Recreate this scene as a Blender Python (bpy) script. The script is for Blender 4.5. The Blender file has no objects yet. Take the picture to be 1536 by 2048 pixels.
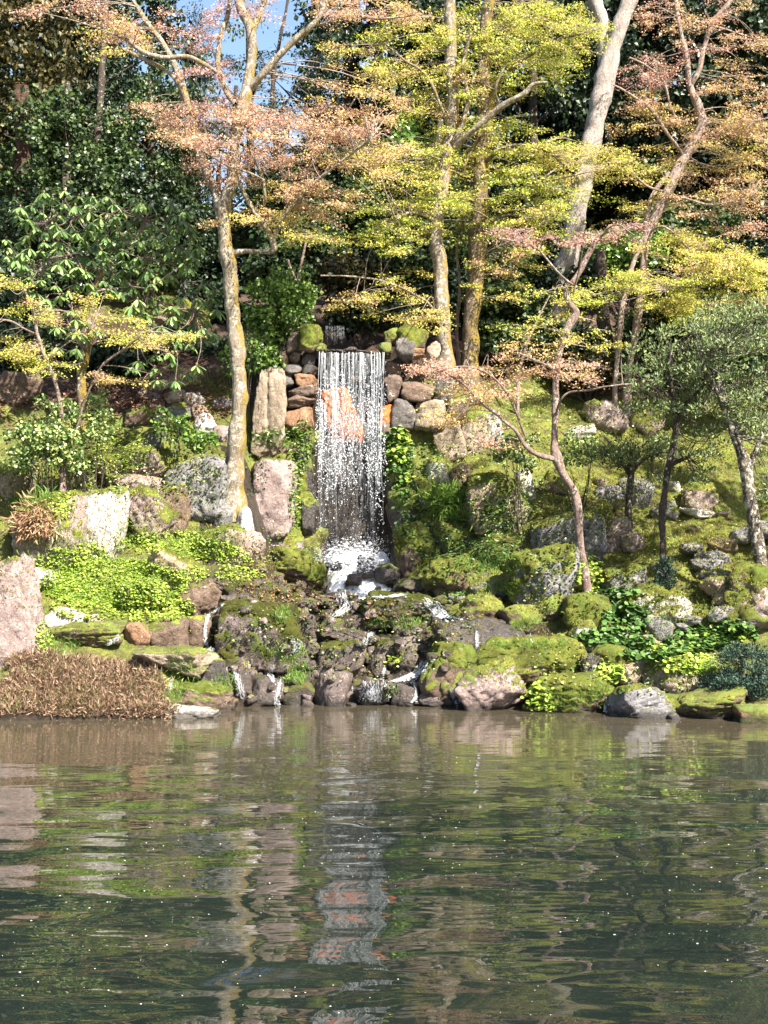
import bpy, math, random
import numpy as np
from mathutils import Vector

random.seed(7)
RNG = np.random.default_rng(7)
scene = bpy.context.scene
COL = scene.collection
R = math.radians

# ------------------------------------------------------------------ camera, sky, sun, exposure
F, HX, HY = 2958.0, 768.0, 1060.0        # focal length and horizon in full-size photo pixels
EYE = 3.0                                 # metres above the pond
cam_d = bpy.data.cameras.new('camera')
cam = bpy.data.objects.new('camera', cam_d)
COL.objects.link(cam)
cam.location = (0, 0, EYE)
cam.rotation_euler = (R(90), 0, 0)
cam_d.sensor_fit = 'VERTICAL'
cam_d.sensor_height = 36.0
cam_d.lens = 36.0 * F / 2048.0
cam_d.shift_y = (HY - 1024.0) / 2048.0
cam_d.clip_start = 0.1
cam_d.clip_end = 600
scene.camera = cam

SUN_EL, SUN_AZ = 46.0, 42.0               # azimuth: to the right of straight behind the camera
world = bpy.data.worlds.new('World')
scene.world = world
world.use_nodes = True
wn = world.node_tree.nodes
wl = world.node_tree.links
bg = wn.get('Background') or wn.new('ShaderNodeBackground')
sky = wn.new('ShaderNodeTexSky')
sky.sky_type = 'NISHITA'
sky.sun_disc = False
sky.sun_elevation = R(SUN_EL)
sky.sun_rotation = R(180 - SUN_AZ)
sky.air_density = 1.0
sky.dust_density = 1.6
sky.ozone_density = 1.5
wl.new(sky.outputs[0], bg.inputs[0])
bg.inputs[1].default_value = 0.065
sun_d = bpy.data.lights.new('sun', 'SUN')
sun_d.energy = 5.0
sun_d.angle = R(0.55)
sun_d.color = (1.0, 0.93, 0.82)
sun = bpy.data.objects.new('sun', sun_d)
COL.objects.link(sun)
sd = Vector((math.sin(R(SUN_AZ)) * math.cos(R(SUN_EL)), -math.cos(R(SUN_AZ)) * math.cos(R(SUN_EL)), math.sin(R(SUN_EL))))
sun.rotation_euler = sd.to_track_quat('Z', 'Y').to_euler()
scene.view_settings.view_transform = 'Standard'
scene.view_settings.look = 'None'
scene.view_settings.gamma = 1.0
scene.view_settings.use_curve_mapping = False
scene.view_settings.exposure = 2.1
scene.cycles.max_bounces = 8
scene.cycles.diffuse_bounces = 3
scene.cycles.transparent_max_bounces = 12
scene.cycles.use_denoising = True

# ------------------------------------------------------------------ numpy helpers
def W(px, py, Y):
    """the world point at depth Y seen at photo pixel px, py"""
    return np.array([(px - HX) / F * Y, Y, EYE + (HY - py) / F * Y])

_perm = np.random.default_rng(3).permutation(512).astype(np.int64)
_val = np.random.default_rng(4).random(512) * 2 - 1
def _h(ix, iy, iz):
    return _val[_perm[(_perm[(_perm[ix & 511] + iy) & 511] + iz) & 511]]
def vnoise(p):
    p = np.asarray(p, dtype=float)
    i = np.floor(p).astype(np.int64)
    f = p - i
    f = f * f * (3 - 2 * f)
    x, y, z = i[..., 0], i[..., 1], i[..., 2]
    u, v, w = f[..., 0], f[..., 1], f[..., 2]
    def L(a, b, t): return a + (b - a) * t
    return L(L(L(_h(x, y, z), _h(x+1, y, z), u), L(_h(x, y+1, z), _h(x+1, y+1, z), u), v),
             L(L(_h(x, y, z+1), _h(x+1, y, z+1), u), L(_h(x, y+1, z+1), _h(x+1, y+1, z+1), u), v), w)
def fbm(p, oct=4, gain=0.5):
    p = np.asarray(p, dtype=float)
    s, a = 0, 1.0
    for k in range(oct):
        s = s + a * vnoise(p * 2.03 ** k + 17.3 * k)
        a *= gain
    return s
def sstep(a, b, x):
    t = np.clip((x - a) / (b - a), 0, 1)
    return t * t * (3 - 2 * t)
def unit(a):
    return a / np.maximum(np.linalg.norm(a, axis=-1, keepdims=True), 1e-9)

def mesh_np(name, V, faces, mat=None, smooth=False, attrs=None):
    """faces: list of (n,k) int arrays"""
    V = np.asarray(V, dtype=np.float32)
    me = bpy.data.meshes.new(name)
    if not isinstance(faces, list): faces = [faces]
    faces = [np.asarray(f, dtype=np.int32) for f in faces if len(f)]
    me.vertices.add(len(V)); me.vertices.foreach_set('co', V.ravel())
    nl = sum(f.size for f in faces); npol = sum(len(f) for f in faces)
    me.loops.add(nl); me.polygons.add(npol)
    me.loops.foreach_set('vertex_index', np.concatenate([f.ravel() for f in faces]))
    tot = np.concatenate([np.full(len(f), f.shape[1], dtype=np.int32) for f in faces])
    st = np.concatenate([[0], np.cumsum(tot)[:-1]]).astype(np.int32)
    me.polygons.foreach_set('loop_start', st)
    me.polygons.foreach_set('loop_total', tot)
    me.polygons.foreach_set('use_smooth', np.full(npol, smooth, dtype=bool))
    for k, a in (attrs or {}).items():
        at = me.attributes.new(k, 'FLOAT', 'POINT')
        at.data.foreach_set('value', np.asarray(a, dtype=np.float32))
    me.update(calc_edges=True)
    if mat: me.materials.append(mat)
    return me

def link(name, me, parent=None, loc=None, kind=None, label=None, cat=None, group=None):
    o = bpy.data.objects.new(name, me)
    COL.objects.link(o)
    if parent is not None: o.parent = parent
    if loc is not None: o.location = tuple(float(v) for v in loc)
    if kind: o['kind'] = kind
    if label: o['label'] = label
    if cat: o['category'] = cat
    if group: o['group'] = group
    return o

def thing(name, label, cat, loc, group=None):
    return link(name, None, None, loc, None, label, cat, group)

# ------------------------------------------------------------------ materials
def newmat(name):
    m = bpy.data.materials.new(name); m.use_nodes = True
    nt = m.node_tree
    for n in list(nt.nodes): nt.nodes.remove(n)
    out = nt.nodes.new('ShaderNodeOutputMaterial')
    return m, nt, out
class NB:
    """tiny node builder"""
    def __init__(s, nt): s.nt = nt
    def n(s, t, **k):
        nd = s.nt.nodes.new(t)
        for a, v in k.items(): setattr(nd, a, v)
        return nd
    def put(s, sock, v):
        if v is None: return
        if hasattr(v, 'is_linked') or isinstance(v, bpy.types.NodeSocket): s.nt.links.new(v, sock)
        elif isinstance(v, (tuple, list)) and len(v) == 3 and sock.type == 'RGBA': sock.default_value = (*v, 1)
        else: sock.default_value = v
    def noise(s, vec, scale, detail=4, rough=0.6, dist=0):
        nd = s.n('ShaderNodeTexNoise'); s.put(nd.inputs['Vector'], vec)
        nd.inputs['Scale'].default_value = scale; nd.inputs['Detail'].default_value = detail
        nd.inputs['Roughness'].default_value = rough; nd.inputs['Distortion'].default_value = dist
        return nd.outputs['Fac']
    def ramp(s, fac, stops, interp='LINEAR'):
        nd = s.n('ShaderNodeValToRGB'); s.put(nd.inputs[0], fac)
        cr = nd.color_ramp; cr.interpolation = interp
        while len(cr.elements) < len(stops): cr.elements.new(0.5)
        for e, (p, c) in zip(cr.elements, stops):
            e.position = p
            e.color = (*c, 1) if isinstance(c, (tuple, list)) else (c, c, c, 1)
        return nd.outputs[0]
    def mix(s, fac, a, b, mode='MIX'):
        nd = s.n('ShaderNodeMix', data_type='RGBA', blend_type=mode)
        s.put(nd.inputs[0], fac); s.put(nd.inputs[6], a); s.put(nd.inputs[7], b)
        return nd.outputs[2]
    def math(s, op, a, b=None, c=None, clamp=False):
        nd = s.n('ShaderNodeMath', operation=op, use_clamp=clamp)
        s.put(nd.inputs[0], a)
        if b is not None: s.put(nd.inputs[1], b)
        if c is not None: s.put(nd.inputs[2], c)
        return nd.outputs[0]
    def attr(s, name):
        return s.n('ShaderNodeAttribute', attribute_name=name).outputs['Fac']
    def pos(s):
        return s.n('ShaderNodeNewGeometry').outputs['Position']
    def bump(s, h, strength=0.5, dist=0.02, normal=None):
        nd = s.n('ShaderNodeBump'); s.put(nd.inputs['Height'], h)
        nd.inputs['Strength'].default_value = strength; nd.inputs['Distance'].default_value = dist
        if normal is not None: s.put(nd.inputs['Normal'], normal)
        return nd.outputs[0]
    def principled(s, color, rough=0.8, normal=None, spec=0.3, **k):
        nd = s.n('ShaderNodeBsdfPrincipled')
        s.put(nd.inputs['Base Color'], color); s.put(nd.inputs['Roughness'], rough)
        s.put(nd.inputs['Specular IOR Level'], spec)
        if normal is not None: s.put(nd.inputs['Normal'], normal)
        for a, v in k.items(): s.put(nd.inputs[a.replace('_', ' ')], v)
        return nd

MOSS_STOPS = [(0.30, (0.02, 0.025, 0.006)), (0.42, (0.085, 0.095, 0.014)), (0.52, (0.18, 0.21, 0.03)), (0.62, (0.29, 0.29, 0.05)), (0.72, (0.29, 0.19, 0.055)), (0.85, (0.22, 0.28, 0.05))]
def moss_colour(b, P, k=1.0):
    big = b.noise(P, 2.2, 3, 0.6)
    fine = b.noise(P, 26, 5, 0.75)
    c = b.ramp(b.math('ADD', b.math('MULTIPLY', big, 0.55), b.math('MULTIPLY', fine, 0.45)), MOSS_STOPS)
    c = b.mix(b.ramp(b.noise(P, 90, 2, 0.7), [(0.35, 0.0), (0.7, 0.6)]), c, (0.05, 0.055, 0.012))
    c = b.mix(b.ramp(b.noise(P, 7, 5, 0.75, 0.6), [(0.48, 0.0), (0.62, 0.7)]), c, (0.085, 0.07, 0.028))
    c = b.mix(b.ramp(b.noise(P, 3.1, 4, 0.7, 0.3), [(0.5, 0.0), (0.66, 0.55)]), c, (0.13, 0.21, 0.035))
    c = b.mix(b.ramp(b.noise(P, 15, 5, 0.8, 0.2), [(0.58, 0.0), (0.66, 0.7)]), c, (0.34, 0.30, 0.2))
    return c if k == 1.0 else b.mix(1.0, c, (k, k * 0.95, k * 0.9), 'MULTIPLY')

def rock_mat(name, dark, mid, light, lichen=0.3, wet=0.0, stain=None, mossk=1.0):
    m, nt, out = newmat(name); b = NB(nt); P = b.pos()
    n1 = b.noise(P, 3.2, 6, 0.65, 0.6)
    n2 = b.noise(P, 17, 7, 0.75, 0.3)
    n3 = b.noise(P, 60, 4, 0.8)
    c = b.ramp(b.math('ADD', b.math('MULTIPLY', n1, 0.5), b.math('MULTIPLY', n2, 0.5)), [(0.3, dark), (0.5, mid), (0.68, light)])
    c = b.mix(b.ramp(n3, [(0.38, 0.5), (0.6, 0.0)]), c, tuple(v * 0.45 for v in dark))
    # dark weathering blotches and pale crusty lichen with ragged edges
    c = b.mix(b.ramp(b.noise(P, 6.5, 5, 0.8, 1.2), [(0.52, 0.0), (0.6, 0.65)]), c, tuple(v * 0.6 for v in dark))
    li = b.ramp(b.noise(P, 8.5, 6, 0.72, 0.8), [(0.66 - 0.12 * lichen, 0.0), (0.7 - 0.12 * lichen, 0.85)])
    if lichen > 0: c = b.mix(li, c, (0.5, 0.46, 0.41))
    if stain: c = b.mix(b.ramp(b.noise(P, 5, 4, 0.6, 0.5), [(0.35, 0.0), (0.5, 0.95)]), c, stain)
    # moss from the mesh attribute, broken up at its rim
    a = b.math('ADD', b.attr('moss'), b.math('MULTIPLY', b.math('SUBTRACT', n2, 0.5), 0.9))
    a = b.math('ADD', a, b.math('MULTIPLY', b.math('SUBTRACT', n3, 0.5), 0.4))
    mf = b.ramp(a, [(0.42, 0.0), (0.56, 1.0)])
    c = b.mix(mf, c, moss_colour(b, P, mossk))
    pz_ = b.n('ShaderNodeSeparateXYZ'); b.put(pz_.inputs[0], P)
    wl_ = b.ramp(b.math('ADD', b.math('MULTIPLY', pz_.outputs[2], 3.0), b.math('MULTIPLY', n2, 0.5)), [(0.45, 1.0), (0.75, 0.0)])
    c = b.mix(b.math('MULTIPLY', wl_, 0.8), c, (0.014, 0.012, 0.008))
    crack = b.n('ShaderNodeTexVoronoi', feature='DISTANCE_TO_EDGE')
    wp = b.n('ShaderNodeVectorMath', operation='ADD'); b.put(wp.inputs[0], P)
    nz = b.n('ShaderNodeTexNoise'); nz.inputs['Scale'].default_value = 4.0; b.put(nz.inputs['Vector'], P)
    sc = b.n('ShaderNodeVectorMath', operation='SCALE'); b.put(sc.inputs[0], nz.outputs['Color']); sc.inputs['Scale'].default_value = 0.5
    b.put(wp.inputs[1], sc.outputs[0]); b.put(crack.inputs['Vector'], wp.outputs[0]); crack.inputs['Scale'].default_value = 2.6
    ck = b.ramp(crack.outputs['Distance'], [(0.0, 0.0), (0.05, 1.0)])
    h = b.math('ADD', b.math('MULTIPLY', n2, 1.0), b.math('MULTIPLY', n3, 0.45))
    h = b.math('ADD', h, b.math('MULTIPLY', ck, 0.25))
    hm = b.noise(P, 75, 5, 0.85)
    h = b.math('ADD', h, b.math('MULTIPLY', b.math('MULTIPLY', hm, mf), 0.9))
    bp = b.bump(h, 0.9, 0.035)
    ro = b.mix(mf, (0.82 - 0.62 * wet,) * 3, (0.95,) * 3)
    p = b.principled(c, ro, bp, 0.35 + 0.4 * wet)
    nt.links.new(p.outputs[0], out.inputs[0])
    return m

M = {}
M['pink'] = rock_mat('rock_pink', (0.13, 0.095, 0.085), (0.27, 0.20, 0.18), (0.44, 0.36, 0.33), 0.5)
M['grey'] = rock_mat('rock_grey', (0.085, 0.08, 0.08), (0.19, 0.18, 0.185), (0.34, 0.33, 0.34), 0.45)
M['tan'] = rock_mat('rock_tan', (0.15, 0.11, 0.075), (0.30, 0.235, 0.17), (0.44, 0.37, 0.29), 0.3)
M['white'] = rock_mat('rock_white', (0.24, 0.21, 0.19), (0.44, 0.40, 0.37), (0.6, 0.56, 0.53), 0.9)
M['brown'] = rock_mat('rock_brown', (0.07, 0.045, 0.03), (0.15, 0.10, 0.07), (0.27, 0.2, 0.15), 0.25)
M['wet'] = rock_mat('rock_wet', (0.012, 0.010, 0.008), (0.04, 0.029, 0.023), (0.11, 0.085, 0.068), 0.08, 0.75)
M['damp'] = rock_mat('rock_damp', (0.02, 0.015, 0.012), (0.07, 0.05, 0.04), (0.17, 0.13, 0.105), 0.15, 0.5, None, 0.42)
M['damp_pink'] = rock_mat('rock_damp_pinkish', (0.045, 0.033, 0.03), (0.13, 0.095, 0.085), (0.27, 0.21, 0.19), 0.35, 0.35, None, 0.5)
M['orange'] = rock_mat('rock_orange', (0.2, 0.07, 0.03), (0.33, 0.12, 0.05), (0.45, 0.26, 0.17), 0.1, 0.25, (0.55, 0.12, 0.015))
M['rust'] = rock_mat('rock_rust', (0.14, 0.07, 0.04), (0.27, 0.15, 0.08), (0.4, 0.25, 0.15), 0.15, 0.1)

def ground_mat():
    m, nt, out = newmat('mossy_ground'); b = NB(nt); P = b.pos()
    n2 = b.noise(P, 11, 6, 0.75); n3 = b.noise(P, 70, 4, 0.8)
    mc = moss_colour(b, P)
    soil = b.ramp(b.math('ADD', b.math('MULTIPLY', n2, 0.5), b.math('MULTIPLY', n3, 0.5)), [(0.3, (0.025, 0.016, 0.01)), (0.5, (0.075, 0.047, 0.033)), (0.7, (0.17, 0.11, 0.085))])
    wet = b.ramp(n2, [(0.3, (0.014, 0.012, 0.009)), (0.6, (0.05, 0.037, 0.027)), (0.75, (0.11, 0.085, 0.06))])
    patch = b.ramp(b.noise(P, 4.5, 5, 0.7, 0.5), [(0.50, 0.0), (0.62, 0.75)])
    c = b.mix(patch, mc, soil)
    f = b.math('ADD', b.attr('soil'), b.math('MULTIPLY', b.math('SUBTRACT', n2, 0.5), 0.8))
    c = b.mix(b.ramp(f, [(0.4, 0.0), (0.6, 1.0)]), c, soil)
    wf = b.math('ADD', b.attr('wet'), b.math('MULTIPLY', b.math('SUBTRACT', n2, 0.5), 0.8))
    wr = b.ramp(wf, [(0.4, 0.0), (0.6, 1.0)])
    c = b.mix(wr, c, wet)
    h = b.math('ADD', n2, b.math('MULTIPLY', b.noise(P, 45, 5, 0.85), 0.9))
    p = b.principled(c, b.mix(wr, (0.95,) * 3, (0.35,) * 3), b.bump(h, 1.0, 0.05), 0.3)
    nt.links.new(p.outputs[0], out.inputs[0])
    return m
M['ground'] = ground_mat()

def leaf_mat(name, stops, trans=0.35, rough=0.5, spec=0.35, use_hue=False, back=None, patch=0.35):
    """colour by leaf (random per island), by the clump's own hue and by a broad noise"""
    m, nt, out = newmat(name); b = NB(nt)
    g = b.n('ShaderNodeNewGeometry')
    rnd = g.outputs['Random Per Island']
    if use_hue:
        f = b.math('ADD', b.attr('hue'), b.math('MULTIPLY', b.math('SUBTRACT', rnd, 0.5), 0.30), clamp=True)
    else:
        f = b.math('ADD', b.math('MULTIPLY', rnd, 1 - patch), b.math('MULTIPLY', b.noise(g.outputs['Position'], 1.4, 2, 0.5), patch), clamp=True)
    c = b.ramp(f, stops)
    hs = b.n('ShaderNodeHueSaturation'); b.put(hs.inputs['Color'], c)
    b.put(hs.inputs['Value'], b.math('ADD', 0.72, b.math('MULTIPLY', b.math('FRACT', b.math('MULTIPLY', rnd, 7.31)), 0.6)))
    c = hs.outputs[0]
    p = b.principled(c, rough, None, spec)
    t = b.n('ShaderNodeBsdfTranslucent'); b.put(t.inputs[0], b.mix(0.15, c, (0.6, 0.6, 0.08), 'MIX') if trans > 0.3 else c)
    mx = b.n('ShaderNodeMixShader'); mx.inputs[0].default_value = trans
    nt.links.new(p.outputs[0], mx.inputs[1]); nt.links.new(t.outputs[0], mx.inputs[2])
    nt.links.new(mx.outputs[0], out.inputs[0])
    return m
M['maple'] = leaf_mat('maple_leaves', [(0.0, (0.34, 0.42, 0.06)), (0.25, (0.48, 0.46, 0.08)), (0.45, (0.54, 0.40, 0.13)), (0.65, (0.56, 0.35, 0.22)), (0.85, (0.52, 0.29, 0.23)), (1.0, (0.42, 0.23, 0.22))], 0.3, 0.6, 0.15, True)
M['ever_dark'] = leaf_mat('evergreen_dark', [(0.1, (0.007, 0.016, 0.009)), (0.5, (0.018, 0.034, 0.015)), (0.9, (0.045, 0.07, 0.026))], 0.10, 0.42, 0.35)
M['ever_mid'] = leaf_mat('evergreen_mid', [(0.1, (0.012, 0.025, 0.01)), (0.5, (0.035, 0.065, 0.02)), (0.9, (0.10, 0.14, 0.035))], 0.18, 0.42, 0.35)
M['ever_olive'] = leaf_mat('evergreen_olive', [(0.1, (0.015, 0.018, 0.008)), (0.5, (0.05, 0.05, 0.018)), (0.85, (0.13, 0.10, 0.03)), (1.0, (0.28, 0.18, 0.05))], 0.25, 0.5, 0.3)
M['bright'] = leaf_mat('shrub_bright', [(0.1, (0.04, 0.09, 0.02)), (0.5, (0.11, 0.2, 0.035)), (0.9, (0.26, 0.36, 0.07))], 0.25, 0.35, 0.5)
M['tipped'] = leaf_mat('shrub_tipped', [(0.1, (0.04, 0.085, 0.025)), (0.55, (0.14, 0.22, 0.06)), (0.72, (0.42, 0.46, 0.15)), (1.0, (0.6, 0.6, 0.25))], 0.25, 0.4, 0.5)
M['greygreen'] = leaf_mat('leaves_grey_green', [(0.1, (0.03, 0.05, 0.022)), (0.45, (0.085, 0.12, 0.045)), (0.8, (0.2, 0.24, 0.08)), (1.0, (0.36, 0.38, 0.15))], 0.22, 0.45, 0.3)
M['juniper'] = leaf_mat('juniper_needles', [(0.1, (0.010, 0.026, 0.018)), (0.6, (0.026, 0.058, 0.038)), (1.0, (0.08, 0.125, 0.08))], 0.1, 0.5, 0.3)
M['rhodo'] = leaf_mat('rhododendron_leaves', [(0.0, (0.06, 0.12, 0.04)), (0.5, (0.14, 0.23, 0.07)), (1.0, (0.30, 0.40, 0.14))], 0.18, 0.28, 0.6, patch=0.1)
M['herb'] = leaf_mat('herb_leaves', [(0.0, (0.13, 0.23, 0.03)), (0.4, (0.26, 0.38, 0.05)), (0.8, (0.40, 0.48, 0.09)), (1.0, (0.52, 0.52, 0.16))], 0.35, 0.5, 0.3)
M['herb_dark'] = leaf_mat('herb_leaves_deep', [(0.0, (0.035, 0.08, 0.02)), (0.5, (0.085, 0.17, 0.04)), (1.0, (0.18, 0.29, 0.08))], 0.3, 0.4, 0.4)
M['tuft'] = leaf_mat('moss_tufts', [(0.0, (0.09, 0.10, 0.012)), (0.35, (0.2, 0.2, 0.025)), (0.7, (0.33, 0.29, 0.045)), (1.0, (0.26, 0.36, 0.05))], 0.3, 0.8, 0.1)
M['sedge'] = leaf_mat('sedge', [(0.0, (0.05, 0.03, 0.02)), (0.3, (0.12, 0.075, 0.045)), (0.5, (0.26, 0.165, 0.11)), (0.66, (0.42, 0.29, 0.2)), (0.74, (0.11, 0.12, 0.035)), (1.0, (0.26, 0.28, 0.09))], 0.2, 0.6, 0.25, patch=0.45)
M['grass'] = leaf_mat('grass_blades', [(0.0, (0.06, 0.13, 0.02)), (0.5, (0.13, 0.24, 0.04)), (1.0, (0.3, 0.36, 0.08))], 0.3, 0.5, 0.3)
M['straw'] = leaf_mat('straw_blades', [(0.0, (0.2, 0.12, 0.07)), (0.5, (0.42, 0.25, 0.16)), (1.0, (0.3, 0.32, 0.1))], 0.25, 0.6, 0.2)
M['litter'] = leaf_mat('leaf_litter', [(0.0, (0.06, 0.03, 0.02)), (0.5, (0.17, 0.085, 0.05)), (1.0, (0.33, 0.19, 0.13))], 0.1, 0.7, 0.2)

def bark_mat(name, dark, mid, light, lichen, mossy):
    m, nt, out = newmat(name); b = NB(nt); P = b.pos()
    mp = b.n('ShaderNodeMapping'); b.put(mp.inputs[0], P); mp.inputs['Scale'].default_value = (1.3, 1.3, 0.35)
    n1 = b.noise(mp.outputs[0], 9, 6, 0.7, 0.6); n2 = b.noise(mp.outputs[0], 45, 5, 0.75)
    c = b.ramp(b.math('ADD', b.math('MULTIPLY', n1, 0.6), b.math('MULTIPLY', n2, 0.4)), [(0.32, dark), (0.5, mid), (0.66, light)])
    if lichen: c = b.mix(b.ramp(b.noise(P, 12, 5, 0.7, 0.4), [(0.6 - 0.1 * lichen, 0.0), (0.66 - 0.1 * lichen, 0.9)]), c, (0.46, 0.44, 0.36))
    g = b.n('ShaderNodeNewGeometry'); sx = b.n('ShaderNodeSeparateXYZ'); b.put(sx.inputs[0], g.outputs['Normal'])
    if mossy:
        f = b.math('ADD', b.math('MULTIPLY', sx.outputs[0], 0.16), b.noise(P, 6, 5, 0.7))
        c = b.mix(b.ramp(f, [(0.64 - 0.1 * mossy, 0.0), (0.74 - 0.1 * mossy, 0.9)]), c, b.ramp(n2, [(0.3, (0.10, 0.075, 0.01)), (0.6, (0.30, 0.21, 0.035))]))
    p = b.principled(c, 0.85, b.bump(b.math('ADD', n1, n2), 1.0, 0.045), 0.25)
    nt.links.new(p.outputs[0], out.inputs[0])
    return m
M['bark_lichen'] = bark_mat('bark_lichened', (0.07, 0.05, 0.033), (0.21, 0.165, 0.12), (0.36, 0.31, 0.24), 0.9, 0.8)
M['bark_moss'] = bark_mat('bark_mossy', (0.04, 0.028, 0.014), (0.13, 0.09, 0.05), (0.26, 0.20, 0.13), 0.4, 1.0)
M['bark_spotted'] = bark_mat('bark_spotted', (0.03, 0.022, 0.016), (0.09, 0.07, 0.055), (0.2, 0.17, 0.13), 0.9, 0.0)
M['twig'] = bark_mat('twig_bark', (0.2, 0.15, 0.12), (0.36, 0.28, 0.23), (0.5, 0.42, 0.36), 0.0, 0.0)
M['bark_pale'] = bark_mat('bark_pale', (0.13, 0.105, 0.09), (0.33, 0.28, 0.25), (0.42, 0.38, 0.35), 0.5, 0.0)
M['bark_rose'] = bark_mat('bark_rosy', (0.13, 0.085, 0.065), (0.30, 0.215, 0.18), (0.42, 0.34, 0.29), 0.4, 0.0)
M['bark_pink'] = bark_mat('bark_pinkish', (0.07, 0.045, 0.035), (0.22, 0.15, 0.125), (0.38, 0.30, 0.26), 0.4, 0.0)
M['bark_dark'] = bark_mat('bark_dark', (0.02, 0.015, 0.01), (0.06, 0.045, 0.035), (0.13, 0.1, 0.08), 0.2, 0.0)
M['bark_red_shaded'] = bark_mat('bark_reddish_shaded', (0.02, 0.012, 0.008), (0.07, 0.035, 0.024), (0.15, 0.085, 0.06), 0.0, 0.0)  # bark tones lowered so the colour stands in for the wood's shade
# ------------------------------------------------------------------ the ground: a bank rising from the pond to a wooded plateau
# profiles across the bank: (bearing as photo pixel column, [(distance, height)...])
PROF = [
 (-900, [(21.5,-.5),(22.2,0),(24,1.0),(27,2.1),(31,5.0),(36,7.6),(45,10.5)]),
 (0,    [(22.6,-.6),(23.3,0.05),(24.5,0.85),(25.5,1.2),(27,2.1),(29,3.5),(31,4.9),(32.5,5.8),(34,6.5),(38,8.4),(45,10.5)]),
 (300,  [(22.8,-.6),(23.5,0.05),(24.5,0.6),(26,1.3),(28,2.4),(29.2,3.4),(30.5,4.7),(31.5,5.8),(33,6.4),(36,8.2),(45,10.5)]),
 (470,  [(24.4,-.4),(25,0.05),(26,0.75),(27.5,1.55),(29,2.6),(29.6,3.75),(30.3,4.5),(31.0,4.9),(31.7,6.6),(34,7.2),(38,8.6),(45,10.5)]),
 (590,  [(24.7,-.4),(25.2,0.02),(26.5,0.65),(28.5,1.35),(30.2,1.9),(30.7,2.6),(31.1,4.6),(31.5,6.75),(34,7.2),(38,8.5),(45,10.5)]),
 (632,  [(24.7,-.4),(25.2,0.02),(26.2,0.35),(27.5,0.9),(29,1.45),(30.2,1.75),(31.2,1.9),(31.7,6.6),(34,7.1),(38,8.5),(45,10.5)]),
 (770,  [(24.7,-.4),(25.2,0.02),(26.2,0.35),(27.5,0.9),(29,1.45),(30.2,1.75),(31.2,1.9),(31.7,6.6),(34,7.1),(38,8.5),(45,10.5)]),
 (815,  [(24.7,-.4),(25.2,0.02),(26.5,0.65),(27.5,1.0),(29,1.6),(30,2.0),(30.6,3.3),(31.2,5.3),(31.7,6.75),(34,7.2),(38,8.7),(45,10.5)]),
 (1000, [(24.2,-.4),(24.9,0.02),(25.8,0.5),(27,1.25),(28.5,2.1),(30,3.3),(31.2,4.6),(33,5.8),(35,6.8),(38,8.4),(45,10.5)]),
 (1200, [(23.5,-.4),(24.2,0.03),(25.2,0.6),(26.2,1.2),(28,2.1),(30,3.2),(32,4.4),(34,5.6),(36,6.7),(40,9.0),(45,10.5)]),
 (1400, [(23.0,-.4),(23.7,0.05),(24.5,0.45),(25.8,1.1),(27.7,2.0),(29.7,3.1),(32,4.4),(35,5.8),(38,7.5),(45,10.5)]),
 (1600, [(22.4,-.4),(23.0,0.05),(24,0.45),(25.5,1.1),(27.5,1.95),(29.5,2.95),(32,4.2),(35,5.7),(38,7.3),(45,10.5)]),
 (2600, [(21.6,-.4),(22.3,0.05),(24,0.5),(27.5,1.9),(32,4.0),(38,7.0),(45,10.5)]),
]
def ground_z(x, y):
    x = np.asarray(x, float); y = np.asarray(y, float)
    yy = np.maximum(y, 5.0)
    b = np.clip(HX + F * x / yy, PROF[0][0], PROF[-1][0])
    z = np.zeros_like(x)
    zs = []
    for c, pr in PROF:
        ys = [-200, pr[0][0] - 6, pr[0][0] - 1.0] + [p[0] for p in pr] + [60, 140]
        zz = [-1.6, -1.6, -0.75] + [p[1] for p in pr] + [11.2, 11.2]
        zs.append(np.interp(y, ys, zz))
    for i in range(len(PROF) - 1):
        a, c = PROF[i][0], PROF[i + 1][0]
        m = (b >= a) & (b <= c)
        t = (b - a) / (c - a)
        t = t * t * (3 - 2 * t)
        z = np.where(m, zs[i] * (1 - t) + zs[i + 1] * t, z)
    # the near bank that the photographer stands on
    z = np.where(y < 6, np.interp(y, [-60, -8, 0, 2.4, 3.6, 6], [1.5, 1.5, 1.4, 1.3, -0.9, -1.6]), z)
    return z
def rough(x, y):
    p = np.stack([x, y, np.zeros_like(x)], -1)
    k = sstep(22.5, 25, y) * (1 - 0.3 * sstep(40, 45, y))
    return k * (0.20 * fbm(p * 0.9, 3) + 0.075 * fbm(p * 3.7 + 9, 4))
def gz(x, y):
    return ground_z(x, y) + rough(np.asarray(x, float), np.asarray(y, float))

def hit_ground(px, py, y0=21.0, y1=75.0):
    ys = np.arange(y0, y1, 0.04)
    x = (px - HX) / F * ys
    zr = EYE + (HY - py) / F * ys
    d = gz(x, ys) - zr
    i = np.argmax(d > 0)
    if d[i] <= 0: return W(px, py, 60.0)
    return W(px, py, float(ys[i]))

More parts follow.
